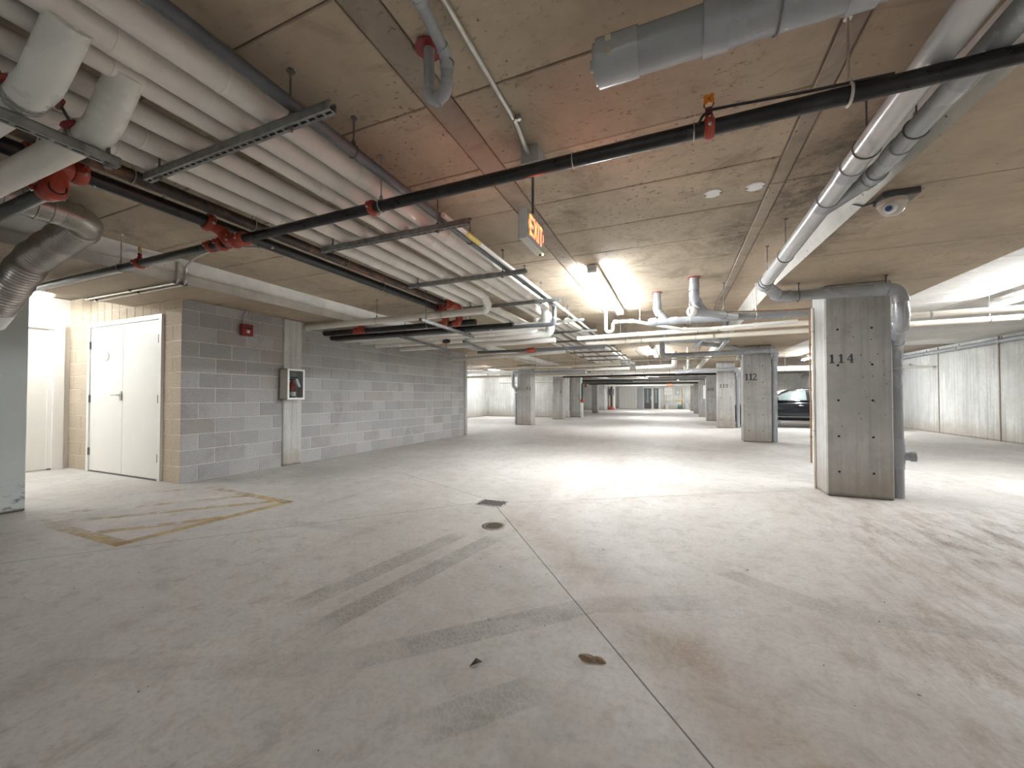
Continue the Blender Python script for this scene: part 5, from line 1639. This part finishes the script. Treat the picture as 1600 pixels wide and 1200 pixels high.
for k in range(3):
    MB().tube([(-.85 + .2 * k, 38.42, .78), (-.85 + .2 * k, 38.42, 1.23)], .03, 8).obj('white_pipe', M['pvc_white'], mp)
MB().tube(fillet([(.0, 38.40, .78), (.55, 38.40, .78), (.55, 38.40, 1.9)], .06)[0], .03, 8).obj('brass_pipe', M['brass'], mp)
MB().tube([(.55, 38.4, 0), (.55, 38.4, .78)], .03, 8).obj('brass_pipe', M['brass'], mp)
pu = thing('pump', 'dark green pump on the floor at the far end wall', 'pump', (.35, 38.1, 0))
MB().tube([(.2, 38.1, .25), (.55, 38.1, .25)], .14, 12).obj('motor', plain('pump_green', (.06, .12, .10), .5), pu)
MB().box(.15, 38.0, 0, .6, 38.2, .12).obj('base', M['panel_dark'], pu, False)
tag(MB().cham(-.85, 38.15, 0, -.6, 38.4, .42, .02).obj('bucket', M['beige_box'], smooth=False), 'small beige box on the floor at the end wall', 'box')
o = tag(MB().lathe((1.0, 38.0, 0), (0, 0, 1), [(0, .2), (.02, .22), (.55, .24), (.57, .22)], 16).obj('drum', M['grey_box']), 'grey drum in the far right corner', 'drum')

sp = thing('standpipe', 'dark green and red standpipe at the left cross wall pillar', 'standpipe', (-4.65, 21, 0))
MB().tube(fillet([(-4.62, 20.85, .95), (-4.62, 20.85, 1.85), (-2.0, 20.85, 1.92)], .1)[0], .06, 10).obj('riser', plain('riser_green', (.08, .10, .09), .5), sp)
MB().lathe((-4.62, 20.85, .80), (0, 0, 1), [(0, .05), (.05, .10), (.15, .10), (.22, .05)], 12).obj('valve', M['red'], sp)
MB().tube([(-4.45, 20.9, 1.62), (-4.45, 20.9, 1.9)], .07, 10).obj('elbow', M['red'], sp)
MB().tube([(-4.62, 20.85, 0), (-4.62, 20.85, .85)], .05, 10).obj('stand', M['pvc_white'], sp)
sp = thing('standpipe', 'dark standpipe with red base flange at the far left', 'standpipe', (-5.05, 34.2, 0))
MB().tube([(-5.05, 34.2, .2), (-5.05, 34.2, 2.1)], .10, 10).obj('riser', M['rusty_pipe'], sp)
MB().lathe((-5.05, 34.2, 0), (0, 0, 1), [(0, .28), (.1, .28), (.12, .2), (.3, .16)], 12).obj('base_flange', M['red'], sp)
MB().tube([(-5.05, 34.2, 1.25), (-5.05, 34.2, 1.8)], .2, 12).obj('alarm_valve', M['panel_dark'], sp)
ex2 = thing('exit_sign', 'small distant red exit sign over the corridor end', 'exit sign', (-.35, 29.5, 1.98))
MB().cham(-.55, 29.5, 1.86, -.15, 29.56, 2.10, .01).obj('housing', M['lite_grey_box'], ex2, False)
exit_letters(lambda a, b_, d: (-.53 + a * 1.18, 29.498 - d, 1.865 + b_ * 1.25)).obj('letters', M['exit_glow'], ex2, False)
MB().tube([(-.35, 29.53, 2.1), (-.35, 29.53, CEIL)], .012, 6).obj('stem', M['rod'], ex2)

# number 7 on the left bay wall, kept on the wall itself
sw = stencil(bpy.data.objects['wall_left_outer'], '7', lambda a, b_, d: (-10.1 + d, 18.5 + a, 2.03 + b_), .17, .12)

# parking equipment seen over the car: boxes on the right end wall
o = tag(MB().cham(3.0, 30.36, 1.15, 3.35, 30.5, 1.75, .01).obj('electrical_box', M['white_enamel'], smooth=False), 'white electrical box on the wall above the car bonnet', 'electrical box')
o = tag(MB().tube(fillet([(3.6, 30.4, 0), (3.6, 30.4, 1.6), (3.6, 30.4, 2.6)], .05)[0], .06, 8).obj('conduit', M['pvc']), 'grey riser on the right bay end wall', 'pipe')
MB().lathe((3.6, 30.38, 1.6), (0, -1, 0), [(0, .12), (.08, .12), (.1, .06)], 12).obj('valve', M['galv'], o)
bpy.context.view_layer.update()
